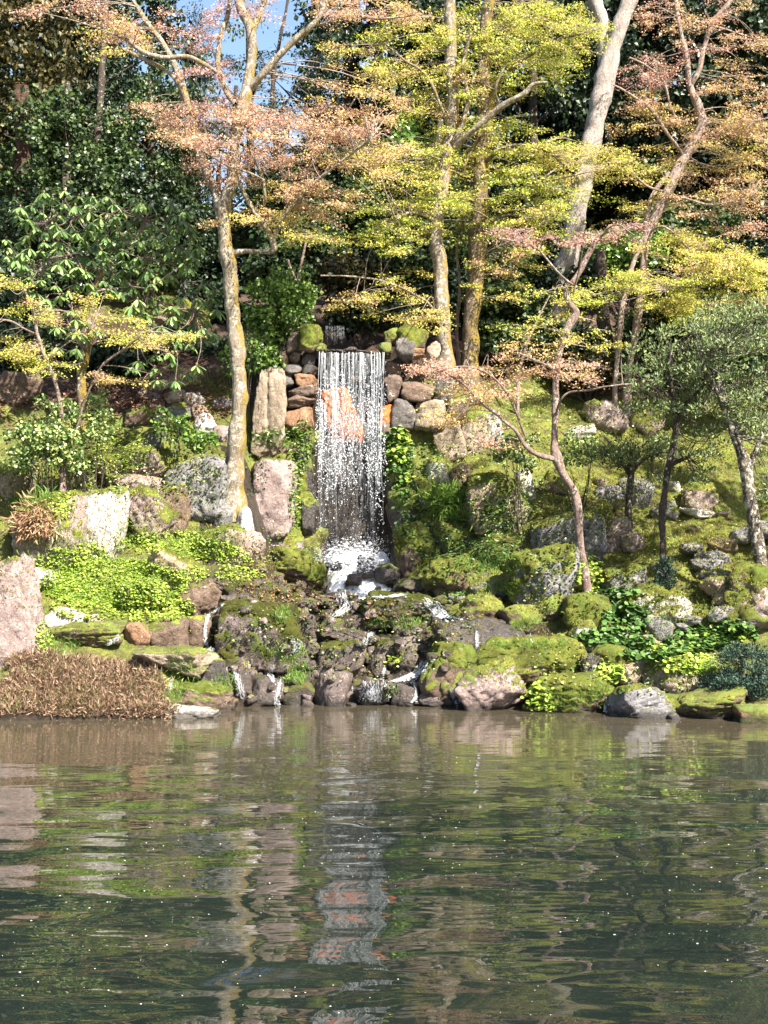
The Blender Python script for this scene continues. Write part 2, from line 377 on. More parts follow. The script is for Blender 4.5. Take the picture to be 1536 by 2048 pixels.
xs = np.concatenate([np.linspace(-90, -12, 34)[:-1], np.linspace(-12, 12, 330), np.linspace(12, 90, 34)[1:]])
ys = np.concatenate([np.linspace(-60, 22, 45)[:-1], np.linspace(22, 34, 190), np.linspace(34, 46, 80)[1:], np.linspace(46, 140, 40)[1:]])
GX, GY = np.meshgrid(xs, ys)
GZ = gz(GX, GY)
nx, ny = len(xs), len(ys)
idx = np.arange(nx * ny).reshape(ny, nx)
quads = np.stack([idx[:-1, :-1], idx[:-1, 1:], idx[1:, 1:], idx[1:, :-1]], -1).reshape(-1, 4)
bear = HX + F * GX / np.maximum(GY, 5)
pyy = HY - (GZ - EYE) / np.maximum(GY, 5) * F
def blob(cx, cy, rx, ry):
    return np.clip(1.4 - np.sqrt(((bear - cx) / rx) ** 2 + ((pyy - cy) / ry) ** 2), 0, 1)
soil = np.maximum.reduce([0.9 * sstep(5.9, 6.4, GZ) * (1 - np.clip(blob(310, 600, 120, 50) + blob(1060, 760, 90, 40), 0, 1)), blob(250, 790, 190, 45), blob(60, 760, 120, 60), blob(480, 720, 120, 60), 0.85 * sstep(37, 40, GY), blob(1150, 730, 100, 40) * 0.6])
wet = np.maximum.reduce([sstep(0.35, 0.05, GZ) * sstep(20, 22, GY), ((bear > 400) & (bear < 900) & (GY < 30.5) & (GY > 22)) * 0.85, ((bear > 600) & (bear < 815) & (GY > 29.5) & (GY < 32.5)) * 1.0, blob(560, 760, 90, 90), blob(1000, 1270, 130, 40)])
me = mesh_np('mossy_bank', np.stack([GX, GY, GZ], -1).reshape(-1, 3), quads, M['ground'], True, {'soil': soil.ravel(), 'wet': wet.ravel()})
link('ground', me, kind='structure')

# ------------------------------------------------------------------ pond
def pond_mat():
    m, nt, out = newmat('pond_water'); b = NB(nt); P = b.pos()
    sp = b.n('ShaderNodeSeparateXYZ'); b.put(sp.inputs[0], P)
    # brownish over the shallows by the far shore, deep green-grey in the open pond
    far = b.ramp(b.math('DIVIDE', sp.outputs[1], 30.0), [(0.5, 0.0), (0.78, 1.0)])
    n0 = b.noise(P, 0.35, 3, 0.5)
    c = b.mix(far, b.ramp(n0, [(0.35, (0.006, 0.010, 0.009)), (0.65, (0.010, 0.014, 0.011))]), (0.052, 0.044, 0.029))
    def waves(scale, sx, sy, det, rot=0.0, rgh=0.5):
        mp = b.n('ShaderNodeMapping'); b.put(mp.inputs[0], P)
        mp.inputs['Scale'].default_value = (sx, sy, 1); mp.inputs['Rotation'].default_value = (0, 0, rot)
        return b.noise(mp.outputs[0], scale, det, rgh, 0.15)
    big = waves(0.95, 0.55, 1.0, 1, 0.12, 0.3)
    mid = waves(2.3, 0.55, 1.2, 2, -0.25, 0.45)
    fine = waves(8.0, 0.4, 1.3, 2, 0.1, 0.5)
    near = b.ramp(b.math('DIVIDE', sp.outputs[1], 30.0), [(0.5, 1.0), (0.72, 0.12)])
    h = b.math('MULTIPLY', b.math('MULTIPLY', big, 0.085), near)
    h = b.math('ADD', h, b.math('MULTIPLY', mid, b.math('ADD', 0.008, b.math('MULTIPLY', near, 0.002))))
    h = b.math('ADD', h, b.math('MULTIPLY', fine, b.math('ADD', 0.0003, b.math('MULTIPLY', far, 0.0019))))
    bp = b.bump(h, 1.0, 1.0)
    p = b.principled(c, 0.0, bp, 0.5, IOR=1.5)
    nt.links.new(p.outputs[0], out.inputs[0])
    return m
WAVE = 0.055
M['pond'] = pond_mat()
me = mesh_np('pond', [(-90, -60, 0), (90, -60, 0), (90, 30, 0), (-90, 30, 0)], np.array([[0, 1, 2, 3]]), M['pond'])
link('pond_water', me, kind='structure')

# ------------------------------------------------------------------ rocks
import bmesh
_ico = {}
def ico(sub):
    if sub not in _ico:
        bm = bmesh.new(); bmesh.ops.create_icosphere(bm, subdivisions=sub, radius=1)
        V = np.array([v.co[:] for v in bm.verts]); Fc = np.array([[v.index for v in f.verts] for f in bm.faces])
        bm.free(); _ico[sub] = (unit(V), Fc)
    return _ico[sub]
def vnormals(V, Fc):
    fn = np.cross(V[Fc[:, 1]] - V[Fc[:, 0]], V[Fc[:, 2]] - V[Fc[:, 0]])
    n = np.zeros_like(V)
    for k in range(3): np.add.at(n, Fc[:, k], fn)
    return unit(n)

def rock_shape(seed, sub, ang, w, d, h, tilt=0.0, boxy=0.95):
    r = np.random.default_rng(seed)
    V, Fc = ico(sub)
    npl = int(9 + 7 * r.random())
    N = unit(r.normal(size=(npl, 3)))
    H = r.uniform(0.62, 0.98, npl)
    # keep six roughly axis-facing planes so that the stone fills its width and height
    N = np.vstack([N, unit(np.array([[1,0,0],[-1,0,0],[0,1,0],[0,-1,0],[0,0,1],[0,0,-1]]) + r.normal(0, 0.16, (6, 3)))])
    H = np.concatenate([H, r.uniform(0.78, 0.9, 6)])
    dp = V @ N.T
    q = np.where(dp > 0.05, H / np.maximum(dp, 0.05), 9.0)
    k = 14 + 34 * ang
    rad = (np.sum(np.minimum(q, 9.0) ** -k, axis=1)) ** (-1 / k)
    rad = np.minimum(rad, 1.25)
    P = V * rad[:, None]
    P *= 1 + 0.10 * fbm(V * 1.7 + seed * 1.37, 2)[:, None] + 0.035 * fbm(V * 6 + seed, 4)[:, None]
    # a few ledges and cracks
    cr = np.abs(fbm(V * 2.3 + seed * 3.1, 3))
    P *= 1 - 0.07 * (1 - sstep(0.0, 0.09, cr))[:, None]
    for q_ in range(2):    # fracture ledges
        nd = unit(r.normal(size=3)); f_ = 2.2 + 2 * r.random(); t_ = (P @ nd) * f_ + 0.25 * fbm(V * 2 + seed + q_, 2)
        fr = t_ - np.floor(t_)
        P = P - V * (0.045 * (0.4 + ang) * sstep(0.0, 0.16, fr) * (1 - fr))[:, None]
    mn, mx = P.min(0), P.max(0)
    P = (P - (mn + mx) / 2) / (mx - mn) * 2
    P = np.sign(P) * np.abs(P) ** boxy
    P = P * np.array([w, d, h]) / 2
    if tilt:
        t = R(tilt); c, s = math.cos(t), math.sin(t)
        x, z = P[:, 0] * c + P[:, 2] * s, -P[:, 0] * s + P[:, 2] * c
        P = np.stack([x, P[:, 1], z], -1)
        e = P.max(0) - P.min(0)
        P = P * np.array([w / e[0], 1, h / e[2]])
    return P, Fc

ROCKN = [0]
def rock(box, mat, moss, label, name='boulder', ang=0.6, tilt=0.0, group=None, Y=None, deep=0.85, cap=False, sink=0.12, mside=0.0, cat=None, boxy=0.95, taper=0.0):
    x0, y0, x1, y1 = box
    if name in ('boulder', 'step_stone') and Y is None and not (x0 < 0) and not (420 < x0 < 880 and y0 > 1140):
        gx0 = (x1 - x0) * .05; x0 -= gx0; x1 += gx0; y0 -= (y1 - y0) * .06
    ROCKN[0] += 1
    if group in (G2, G3) and mat in ('grey', 'tan', 'pink', 'white'): mat = {'grey': 'wallgrey_shaded', 'tan': 'wallbrown_shaded', 'pink': 'wallbrown_shaded', 'white': 'tan'}[mat]  # wall stones swap to darker tones that carry the wall's shade
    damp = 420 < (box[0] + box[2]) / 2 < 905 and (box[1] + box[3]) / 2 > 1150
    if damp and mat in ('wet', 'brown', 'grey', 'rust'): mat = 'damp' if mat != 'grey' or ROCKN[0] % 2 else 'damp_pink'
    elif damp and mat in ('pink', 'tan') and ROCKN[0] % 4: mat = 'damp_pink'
    seed = 100 + ROCKN[0]
    cx = (x0 + x1) / 2
    if Y is None:
        Y = hit_ground(cx, y1 - 0.12 * (y1 - y0))[1]
    big = max(x1 - x0, y1 - y0)
    if not tilt and big > 30 and not taper and name != 'step_stone': tilt = (ROCKN[0] * 37 % 25) - 12
    w = (x1 - x0) / F * Y
    vh = (y1 - y0) / F * Y
    h = vh * (1 + sink)
    d = max(0.28, min(w * deep, 1.7))
    h = min(h, 12)
    sub = 5 if big > 105 else (4 if big > 34 else 3)
    P, Fc = rock_shape(seed, sub, ang, w, d, h, tilt, boxy)
    if taper:
        zt = P[:, 2] / h + .5
        P[:, 0] *= 1 - taper * sstep(.45, 1.0, zt) ; P[:, 0] *= 1 - 0.10 * np.exp(-((P[:, 0] + .03 * w) / (.035 * w)) ** 2); P[:, 1] += 0.06 * np.exp(-((P[:, 0] + .08 * w) / (.03 * w)) ** 2) * (P[:, 1] < 0)
    n = vnormals(P, Fc)
    c = W(cx, (y0 + y1) / 2, Y)
    c[2] -= vh * sink / 2
    c[1] += d * (0.06 if name == 'step_stone' else 0.20)
    if name == 'step_stone': c[2] += 0.10; c[1] -= 0.12
    wp = P + c
    ms = n[:, 2] * 0.75 + 0.35 * fbm(wp * 2.1 + 5, 4) + (moss - 0.5) * 1.7 + mside * n[:, 0]
    mo = sstep(-0.05, 0.75, ms)
    if moss <= 0.02: mo = mo * 0
    size = min(w, h)
    P = P + n * (mo * min(0.045, size * 0.05) * (1 + 0.9 * fbm(wp * 9, 3)))[:, None]
    P = P + n * ((1 - mo) * size * 0.022 * fbm(wp * 14, 3))[:, None]
    if sub == 3:
        me = mesh_np(name, P, Fc, M[mat], True, {'moss': mo})
    else:
        me = mesh_np(name, P, Fc, M[mat], True, {'moss': mo})
    o = link(name, me, loc=c, label=label, cat=cat or ('boulder' if name == 'boulder' else 'stone'), group=group)
    if cap:   # thick cushion of moss lying over the top, its own mesh
        fm = mo[Fc].mean(1) + 0.22 * fbm(wp[Fc].mean(1) * 4, 2) > 0.74
        if fm.sum() > 30:
            used = np.unique(Fc[fm]); remap = -np.ones(len(P), int); remap[used] = np.arange(len(used))
            edge = np.zeros(len(P)); np.add.at(edge, Fc[fm].ravel(), 1); full = np.zeros(len(P)); np.add.at(full, Fc.ravel(), 1)
            inner = (edge >= full)[used]
            Q = P[used] + n[used] * np.where(inner, 0.035 + 0.02 * fbm(wp[used] * 7, 3), -0.01)[:, None]
            mm = mesh_np('moss_cap', Q, remap[Fc[fm]], M['mosscap'], True, {'moss': np.ones(len(used))})
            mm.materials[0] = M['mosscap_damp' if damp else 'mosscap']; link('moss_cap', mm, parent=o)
    return o
def mosscap_mat(k=1.0):
    m, nt, out = newmat('moss_cushion'); b = NB(nt); P = b.pos()
    h = b.math('ADD', b.noise(P, 40, 5, 0.85), b.noise(P, 110, 3, 0.8))
    p = b.principled(moss_colour(b, P, k), 0.95, b.bump(h, 1.0, 0.04), 0.15)
    nt.links.new(p.outputs[0], out.inputs[0])
    return m
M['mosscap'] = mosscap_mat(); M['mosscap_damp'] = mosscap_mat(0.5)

M['wallgrey_shaded'] = rock_mat('rock_wall_grey_shaded', (0.05, 0.045, 0.042), (0.125, 0.11, 0.10), (0.24, 0.215, 0.2), 0.3)  # darker stone copies: the shadow on the walls is put into their colour
M['wallbrown_shaded'] = rock_mat('rock_wall_brown_shaded', (0.055, 0.038, 0.03), (0.15, 0.105, 0.08), (0.28, 0.21, 0.165), 0.3)
G1 = 'low dry stone stack on the upper left bank'
G2 = 'stones of the rough wall left of the waterfall'
G3 = 'stones of the rough wall right of the waterfall'
G4 = 'stepping stones climbing the mossy slope'
G5 = 'stones in the stream bed of the cascade'
rows = [
 # left bank
 ((-20,742,88,812),'brown',.15,'dark brown boulder in shade high on the far left bank',{}),
 ((-30,905,72,995),'tan',.62,'pale orange boulder with moss top at left edge under the leafy shrub',{}),
 ((165,900,338,970),'pink',.62,'mossy overhanging slab with dark undercut and pink lower edge',dict(tilt=-8,cap=True,ang=.8,deep=.8)),
 ((232,950,350,1010),'pink',.12,'pale pink stone wedged under the overhanging mossy slab',dict(ang=.8)),
 ((136,935,190,1030),'tan',.5,'narrow upright stone with orange moss beside the overhanging slab',dict(ang=.7)),
 ((28,990,168,1145),'pink',.5,'big pinkish boulder with dry grass hanging over its left side',dict(cap=True,ang=.7)),
 ((152,985,252,1128),'white',.42,'tall boulder with a white lichen face in the left bank',dict(ang=.9)),
 ((238,985,350,1090),'pink',.52,'sloping pink boulder mottled with yellow moss right of the white faced one',dict(tilt=22,cap=True)),
 ((318,972,380,1075),'brown',.35,'reddish brown upright stone with a pale curled top',dict(ang=.8)),
 ((330,900,462,1035),'grey',.32,'large dark grey boulder shaded by the leaning maple trunk',dict(cap=True)),
 ((424,988,478,1072),'grey',.12,'squared dark grey block at the left of the maple roots',dict(ang=1)),
 ((472,1015,508,1082),'white',.1,'narrow white streaked stone below the maple roots',dict(ang=.9)),
 ((484,930,592,1075),'pink',.28,'angular pink block with yellow moss rims right of the maple trunk',dict(ang=1,tilt=6,cap=True,deep=.7,boxy=.8)),
 ((560,950,612,1080),'wet',.85,'dark column of stone under hanging moss beside the falling water',dict(ang=.4,cap=True)),
 ((583,895,632,1000),'wet',.6,'dark dripping rock beside the falling water at mid height left',dict(Y=30.9,cap=True)),
 ((590,985,640,1075),'wet',.55,'dark mossy rock under the dripping rock left of the fall',dict(Y=30.7,cap=True)),
 ((520,890,590,940),'tan',.75,'mossy tan stone behind the top of the angular pink block',{}),
 ((770,870,830,990),'wet',.7,'dark mossy rock face behind the hanging round leaved plants',dict(Y=30.9,cap=True)),
 ((772,980,850,1075),'wet',.75,'black green rock at the lower right edge of the fall',dict(Y=30.7,cap=True)),
 ((252,858,330,912),'grey',.6,'dark stone with moss shoulder beneath the low stone stack',{}),
 # low stack upper left
 ((333,750,369,780),'tan',0,'round tan stone standing highest on the low stone stack',dict(name='stone',group=G1,ang=.6)),
 ((272,772,326,803),'grey',.25,'flat greenish stone at the upper left end of the stack',dict(name='stone',group=G1)),
 ((326,778,372,805),'tan',.1,'tan stone just below the round top stone of the stack',dict(name='stone',group=G1)),
 ((366,783,414,816),'white',.12,'broad pale stone at the upper right end of the stack',dict(name='stone',group=G1)),
 ((283,798,333,832),'brown',.2,'brown stone with a dark left face in the middle of the stack',dict(name='stone',group=G1)),
 ((330,803,384,838),'grey',.4,'mossy grey stone in the middle of the stack',dict(name='stone',group=G1)),
 ((380,808,412,845),'tan',.05,'small tan stone wedged between two larger stones of the stack',dict(name='stone',group=G1)),
 ((248,812,308,858),'brown',.55,'long mossy stone at the left foot of the stack',dict(name='stone',group=G1)),
 ((300,828,346,852),'pink',.1,'small flat pink stone at the foot of the stack',dict(name='stone',group=G1)),
 ((384,825,436,872),'white',.05,'white edged stone with a shaded left face at the right foot of the stack',dict(name='stone',group=G1,ang=.9)),
 ((425,792,468,824),'grey',.0,'grey stone right behind the maple trunk at the end of the stack',dict(name='stone',group=G1)),
 ((420,850,462,885),'pink',.1,'pink stone left of the trunk below the stack',dict(name='stone',group=G1)),
 # standing stone and wall
 ((502,733,582,900),'tan',.2,'tall standing stone with vertical cracks left of the waterfall',dict(ang=.9,deep=.5,tilt=3,Y=30.7,boxy=.72,taper=.32)),
 ((528,880,602,925),'brown',.65,'mossy ledge stone supporting the tall standing stone',dict(cap=True)),
 ((573,664,607,705),'pink',.05,'purplish stone highest in the wall left of the lip',dict(name='stone',group=G2,Y=31.2)),
 ((598,650,640,700),'brown',.8,'mossy overhanging stone at the left end of the waterfall lip',dict(Y=31.0,cap=True)),
 ((556,700,580,728),'brown',.0,'small brown wedge stone under the purplish stone',dict(name='stone',group=G2,Y=31.2)),
 ((577,703,602,724),'pink',.0,'small pink triangular stone near the top of the wall',dict(name='stone',group=G2,Y=31.2,ang=1)),
 ((600,702,633,730),'wet',.3,'dark stone beside the lip in the wall left of the fall',dict(name='stone',group=G2,Y=31.2)),
 ((558,724,605,750),'grey',.1,'rounded grey purple stone above the standing stone shoulder',dict(name='stone',group=G2,Y=31.15)),
 ((603,728,636,750),'wet',.1,'dark squat stone touching the curtain of water at left',dict(name='stone',group=G2,Y=31.15)),
 ((553,748,588,775),'grey',.3,'mottled grey stone right beside the standing stone top',dict(name='stone',group=G2,Y=31.1)),
 ((586,745,637,773),'rust',.05,'rusty orange brown stone in the wall left of the fall',dict(name='stone',group=G2,Y=31.1)),
 ((572,771,638,797),'tan',.1,'long tan stone under the rusty stone',dict(name='stone',group=G2,Y=31.1,ang=.8)),
 ((568,789,632,814),'brown',.0,'flat dark brown stone fourth down in the wall left of the fall',dict(name='stone',group=G2,Y=31.05,ang=.8)),
 ((568,812,628,866),'rust',.15,'large lowest wall stone with an orange right end left of the fall',dict(name='stone',group=G2,Y=31.0)),
 ((600,862,640,905),'wet',.7,'dark mossy stone at the left edge of the falling water',dict(Y=31.0)),
 # behind the water
 ((628,712,690,775),'wet',.0,'dark wet stone behind the water near the lip at left',dict(name='stone',group='stones behind the curtain of water',Y=31.6)),
 ((686,708,776,770),'wet',.0,'dark wet stone behind the water near the lip at right',dict(name='stone',group='stones behind the curtain of water',Y=31.6)),
 ((636,772,728,884),'orange',.0,'orange stained boulder showing through the waterfall',dict(Y=31.5,ang=.8)),
 ((722,768,782,842),'wet',.0,'dark brown stone behind the water right of the orange one',dict(name='stone',group='stones behind the curtain of water',Y=31.55)),
 ((640,880,712,985),'wet',.0,'dark wet boulder below the orange one behind the water',dict(name='stone',group='stones behind the curtain of water',Y=31.5)),
 ((704,842,778,985),'wet',.15,'dark wet boulder behind the right half of the falling water',dict(name='stone',group='stones behind the curtain of water',Y=31.5)),
 ((636,980,778,1110),'wet',.35,'broad dark green wet rock face behind the foot of the fall',dict(name='stone',group='stones behind the curtain of water',Y=31.5,deep=.3)),
 # right wall
 ((792,655,856,712),'brown',.85,'big mossy boulder capping the wall right of the waterfall lip',dict(Y=31.1,cap=True)),
 ((789,675,834,720),'grey',.1,'round grey purple stone under the mossy boulder right of the lip',dict(name='stone',group=G3,Y=30.9)),
 ((812,694,852,716),'rust',.0,'orange tan wedge stone between mossy boulder and tree foot',dict(name='stone',group=G3,Y=30.95,ang=1)),
 ((850,682,882,722),'white',.35,'pale upright stone against the foot of the left twin maple',dict(name='stone',group=G3,Y=31.1)),
 ((768,655,800,690),'brown',.7,'small mossy stone beside the dark hollow above the lip',dict(Y=31.4)),
 ((770,722,802,750),'brown',.0,'brown stone just right of the curtain of water near the lip',dict(name='stone',group=G3,Y=31.2)),
 ((768,742,806,798),'tan',.05,'pale tan stone leaning beside the falling water',dict(name='stone',group=G3,Y=31.1,ang=.8)),
 ((800,762,872,803),'brown',.1,'dark reddish faceted block right of the fall',dict(name='stone',group=G3,Y=31.0,ang=1)),
 ((866,752,912,800),'grey',.35,'mottled stone behind pinkish maple twigs right of the fall',dict(name='stone',group=G3,Y=31.1)),
 ((782,798,833,858),'grey',.05,'round grey mottled boulder right of the orange stone',dict(name='stone',group=G3,Y=30.9,ang=.4)),
 ((757,808,798,856),'orange',.0,'bright orange iron stained stone at the right edge of the fall',dict(name='stone',group=G3,Y=30.95)),
 ((826,798,897,856),'white',.2,'pale greenish trapezoid stone in the wall right of the fall',dict(name='stone',group=G3,Y=30.9,ang=.9)),
 ((757,838,783,875),'tan',.05,'small tan stone under the orange stained one',dict(name='stone',group=G3,Y=30.9)),
 ((893,800,935,850),'tan',.45,'mossy tan stone at the right end of the wall',dict(name='stone',group=G3,Y=30.9)),
 ((866,838,928,922),'tan',.35,'craggy cream stone under the yellow maple spray',dict(ang=.9)),
 ((918,818,975,905),'tan',.6,'mossy orange boulder below the pink maple twigs',dict(ang=.8)),
 ((966,828,1006,892),'white',.1,'upright pale stone with a dark left face in the right slope',dict(ang=1)),
 ((852,915,908,972),'white',.55,'mossy topped pale boulder over the hanging plants',dict(ang=.6,cap=True)),
 ((902,925,948,975),'brown',.1,'reddish brown stone beside the mossy topped pale boulder',{}),
 ((832,962,912,1024),'grey',.6,'grey stone with moss back above the grass tuft',dict(cap=True)),
 ((935,945,1050,1068),'tan',.6,'hummocky yellow mossy boulder with dark hollow at its foot',dict(ang=.7,cap=True)),
 ((1032,940,1072,1010),'white',.2,'pale tilted post shaped stone in the right slope',dict(ang=1,tilt=-14)),
 ((1085,940,1135,985),'tan',.75,'yellow mossed stone catching light left of the crooked maple',{}),
 ((792,1050,880,1165),'brown',.75,'dark mossy boulder at the right foot of the waterfall',dict(Y=29.9,cap=True,deep=.6)),
 ((862,1050,940,1128),'grey',.7,'mossy boulder with ferns right of the waterfall foot',dict(cap=True)),
 ((852,1118,960,1190),'brown',.62,'rounded boulder with bright moss crest facing the stream',dict(cap=True,ang=.5)),
 ((942,1148,1045,1198),'grey',.45,'flat tilted slab with a dark gap beneath it',dict(ang=1,tilt=-5)),
 ((1024,1100,1160,1240),'grey',.42,'huge round grey boulder with moss on its left half and white spots',dict(ang=.35,cap=True,mside=-.6)),
 ((1034,1100,1102,1190),'brown',.9,'mossy hump leaning on the huge round grey boulder',dict(ang=.3,Y=27.9)),
 ((1070,1030,1208,1128),'grey',.4,'dark shaded boulder behind the crooked maple trunk',dict(ang=.5)),
 ((1212,1035,1262,1112),'pink',.4,'pinkish stone with mossy peak right of the crooked trunk',dict(ang=.9)),
 ((1240,1068,1290,1112),'pink',.1,'low pink stone between the mossy peak stone and the white ball',{}),
 ((1254,1066,1280,1100),'white',.0,'round white stone glowing in sunlight on the right slope',dict(name='stone',ang=.2)),
 ((1190,972,1250,1005),'grey',.25,'low grey stone in shade under the small evergreen',{}),
 ((1235,955,1312,1015),'grey',.15,'long dark grey stone behind the small evergreen stem',{}),
 ((1300,1003,1358,1042),'grey',.35,'grey stone behind the slender evergreen trunk',{}),
 ((1340,962,1362,985),'white',.0,'small white stone behind the slender evergreen',dict(name='stone')),
 ((1368,972,1432,1022),'pink',.45,'pinkish boulder with moss shoulder beside the yellow lit moss',dict(cap=True)),
 ((1362,1016,1432,1037),'white',.05,'flat pale stone below the mossy shouldered boulder',dict(name='stone',ang=.4)),
 ((1176,800,1255,872),'pink',.25,'upright pinkish stone among twigs high on the right slope',dict(ang=.9)),
 ((1262,818,1326,872),'tan',.6,'orange mossed stone high on the right slope',{}),
 ((1120,850,1190,880),'white',.3,'pale stone lying among yellow leaves on the right slope',{}),
 # steps
 ((1356,1097,1402,1117),'grey',.0,'bluish grey step at the left of the upper flight',dict(name='step_stone',group=G4,ang=.5)),
 ((1412,1088,1478,1114),'brown',.1,'dark knobbly step under the leaning evergreen trunk',dict(name='step_stone',group=G4)),
 ((1386,1113,1454,1138),'grey',.1,'grey step second above the pale landing stone',dict(name='step_stone',group=G4,ang=.7)),
 ((1382,1129,1440,1155),'grey',.05,'smooth dark step with white specks midway in the flight',dict(name='step_stone',group=G4,ang=.4)),
 ((1394,1150,1462,1174),'grey',.3,'lowest dark step above the pale broad landing stone',dict(name='step_stone',group=G4)),
 ((1455,1066,1508,1096),'grey',.05,'thick grey step beside the leaning trunk',dict(name='step_stone',group=G4)),
 ((1496,1052,1560,1088),'grey',.05,'step stone at the right edge of the picture',dict(name='step_stone',group=G4)),
 ((1402,1168,1488,1202),'tan',.3,'broad pale landing stone with grass on it',dict(name='step_stone',group=G4,ang=.4)),
 ((1424,1194,1478,1224),'tan',.0,'smooth tan step below the broad landing stone',dict(name='step_stone',group=G4,ang=.5)),
 ((1414,1224,1466,1256),'grey',.0,'grey oval step left of the big right boulder',dict(name='step_stone',group=G4,ang=.3)),
 ((1350,1258,1372,1270),'grey',.0,'tiny flat stone between two steps',dict(name='step_stone',group=G4)),
 ((1364,1243,1400,1258),'grey',.1,'thin flat step nearly level with the moss',dict(name='step_stone',group=G4,ang=.4)),
 ((1292,1248,1347,1288),'grey',.1,'round grey green step amid round leaved plants',dict(name='step_stone',group=G4,ang=.3)),
 ((1272,1280,1317,1303),'tan',.1,'lowest flat tan step near the yellow mossed stone',dict(name='step_stone',group=G4,ang=.3)),
 # right lower
 ((1210,1142,1292,1206),'grey',.5,'rounded boulder with moss left side near the crooked maple foot',dict(ang=.5,mside=-.4,cap=True)),
 ((1258,1176,1400,1250),'white',.45,'long boulder mossy at left and white with black pits at right',dict(ang=.8,mside=-.9,cap=True)),
 ((1458,1138,1600,1275),'pink',.5,'big boulder at right edge with thick moss on its crown',dict(ang=.6,cap=True)),
 ((1136,1198,1220,1258),'brown',.82,'low moss covered stone right of the huge round boulder',dict(ang=.4,cap=True)),
 ((1075,1188,1136,1246),'brown',.72,'small rounded moss stone under the huge round boulder',dict(ang=.3)),
 ((1143,1246,1197,1296),'white',.5,'pale topped stone left of the round leaved plants',{}),
 ((1192,1252,1262,1292),'pink',.45,'reddish low stone with yellow moss behind round leaves',{}),
 ((1192,1294,1268,1345),'tan',.95,'glowing yellow moss stone above the little stream',dict(ang=.3,cap=True)),
 ((1228,1326,1304,1376),'tan',.12,'smooth tan pink stone behind the grey waterline boulder',dict(ang=.6)),
 ((1292,1306,1392,1385),'pink',.6,'craggy mossy boulder behind the grey waterline boulder',dict(ang=.9,cap=True)),
 ((1216,1378,1358,1448),'grey',.3,'smooth grey boulder at the waterline with white blotches',dict(ang=.5,cap=True)),
 ((1400,1330,1462,1382),'grey',.05,'bluish grey stone half hidden by the juniper',{}),
 ((1345,1385,1490,1440),'brown',.7,'low mossy ledge at the waterline right of the grey boulder',dict(ang=1)),
 ((1476,1416,1560,1458),'rust',.65,'orange mossed stone at the waterline in the right corner',dict(ang=.6)),
 ((1335,1425,1362,1450),'grey',.3,'small dark stone at the waterline by the mossy ledge',dict(name='stone')),
 ((1056,1358,1226,1432),'brown',.72,'long turf covered boulder at the waterline',dict(ang=.4,cap=True,deep=.7)),
 ((912,1318,1060,1428),'pink',.30,'angular pinkish white boulder at the waterline',dict(ang=1,tilt=-24,mside=.3,Y=24.75)),
 ((955,1286,1168,1365),'brown',.85,'long low moss covered boulder above the waterline',dict(ang=.4,cap=True,deep=.6)),
 ((843,1296,970,1405),'brown',.6,'dark brown mossy boulder left of the pinkish white one',dict(ang=.5,cap=True)),
 ((862,1238,1075,1312),'wet',.05,'wide wet brown slab with water sliding over its edge',dict(ang=.7,deep=.7)),
 ((915,1192,1005,1248),'brown',.7,'dark mossy stone behind the wet brown slab',{}),
 ((1000,1215,1082,1262),'brown',.6,'small dark stone between wet slab and huge boulder',{}),
 ((1160,1310,1212,1362),'wet',.2,'dark stone in the gap of the little right stream',{}),
 ((600,1184,722,1214),'damp',.1,'low wide wet ledge left of the broad wet mossy rock',dict(ang=.9,deep=.9)),
 ((640,1256,770,1290),'damp',.1,'flat wet ledge crossing the middle of the cascade',dict(ang=.9,deep=.9)),
 ((560,1196,640,1226),'damp',.35,'flat brown ledge above the reddish stone',dict(ang=.9,deep=.9)),
 ((716,1190,862,1256),'wet',.72,'broad wet mossy rock in the middle of the cascade',dict(ang=.6,cap=True)),
 ((786,1156,868,1186),'wet',.6,'flat mossy shelf below the foot of the waterfall',dict(ang=.7)),
 # left lower
 ((-60,1112,86,1350),'pink',.32,'huge pink boulder with lichen and moss at left edge',dict(ang=.7,tilt=-6,cap=True,deep=.7)),
 ((42,1136,110,1186),'white',.0,'pale angular stone in the bright green plants',dict(ang=1,tilt=20)),
 ((240,1162,334,1218),'brown',.5,'brown mossy stone bedded in the bright green plants',{}),
 ((86,1216,168,1254),'white',.0,'flat white stone below the bright green plants',dict(ang=1)),
 ((172,1228,208,1256),'tan',.0,'small cream stone right of the flat white stone',dict(name='stone')),
 ((104,1246,240,1296),'brown',.68,'long mossy kerb stone above the brown sedge',dict(ang=.8)),
 ((240,1244,300,1290),'rust',.42,'orange brown block left of the square brown block',dict(ang=1)),
 ((288,1240,372,1306),'brown',.38,'square brown block with yellow moss edge',dict(ang=1,cap=True)),
 ((366,1236,420,1300),'brown',.4,'dark brown stone left of the narrow side rivulet',{}),
 ((268,1296,424,1352),'tan',.3,'sloping tan bedrock above the sedge end',dict(ang=.8,tilt=8)),
 ((286,1106,402,1186),'tan',.42,'wedge shaped slab with a black undercut left side',dict(ang=1,tilt=18,cap=True)),
 ((352,1166,448,1236),'brown',.22,'pinkish brown boulder by the head of the side rivulet',{}),
 ((396,1062,488,1142),'tan',.58,'rounded pale boulder with yellow moss beside the plants',dict(ang=.35,cap=True)),
 ((478,1066,528,1130),'pink',.05,'plain grey pink block between two mossy boulders',dict(ang=.8)),
 ((522,1056,602,1128),'pink',.5,'mossy pink boulder left of the waterfall foot',dict(ang=.6,cap=True)),
 ((586,1060,648,1158),'brown',.62,'wet mossy boulder touching the white foam at left',dict(ang=.4)),
 ((514,1102,640,1170),'brown',.85,'wedge with vivid yellow moss crest in front of the fall',dict(ang=.7,tilt=10,cap=True)),
 ((398,1136,500,1186),'brown',.3,'low brown stones shelf left of the cascade',{}),
 ((444,1160,520,1215),'brown',.72,'mossy brown hump at the head of the side rivulet',{}),
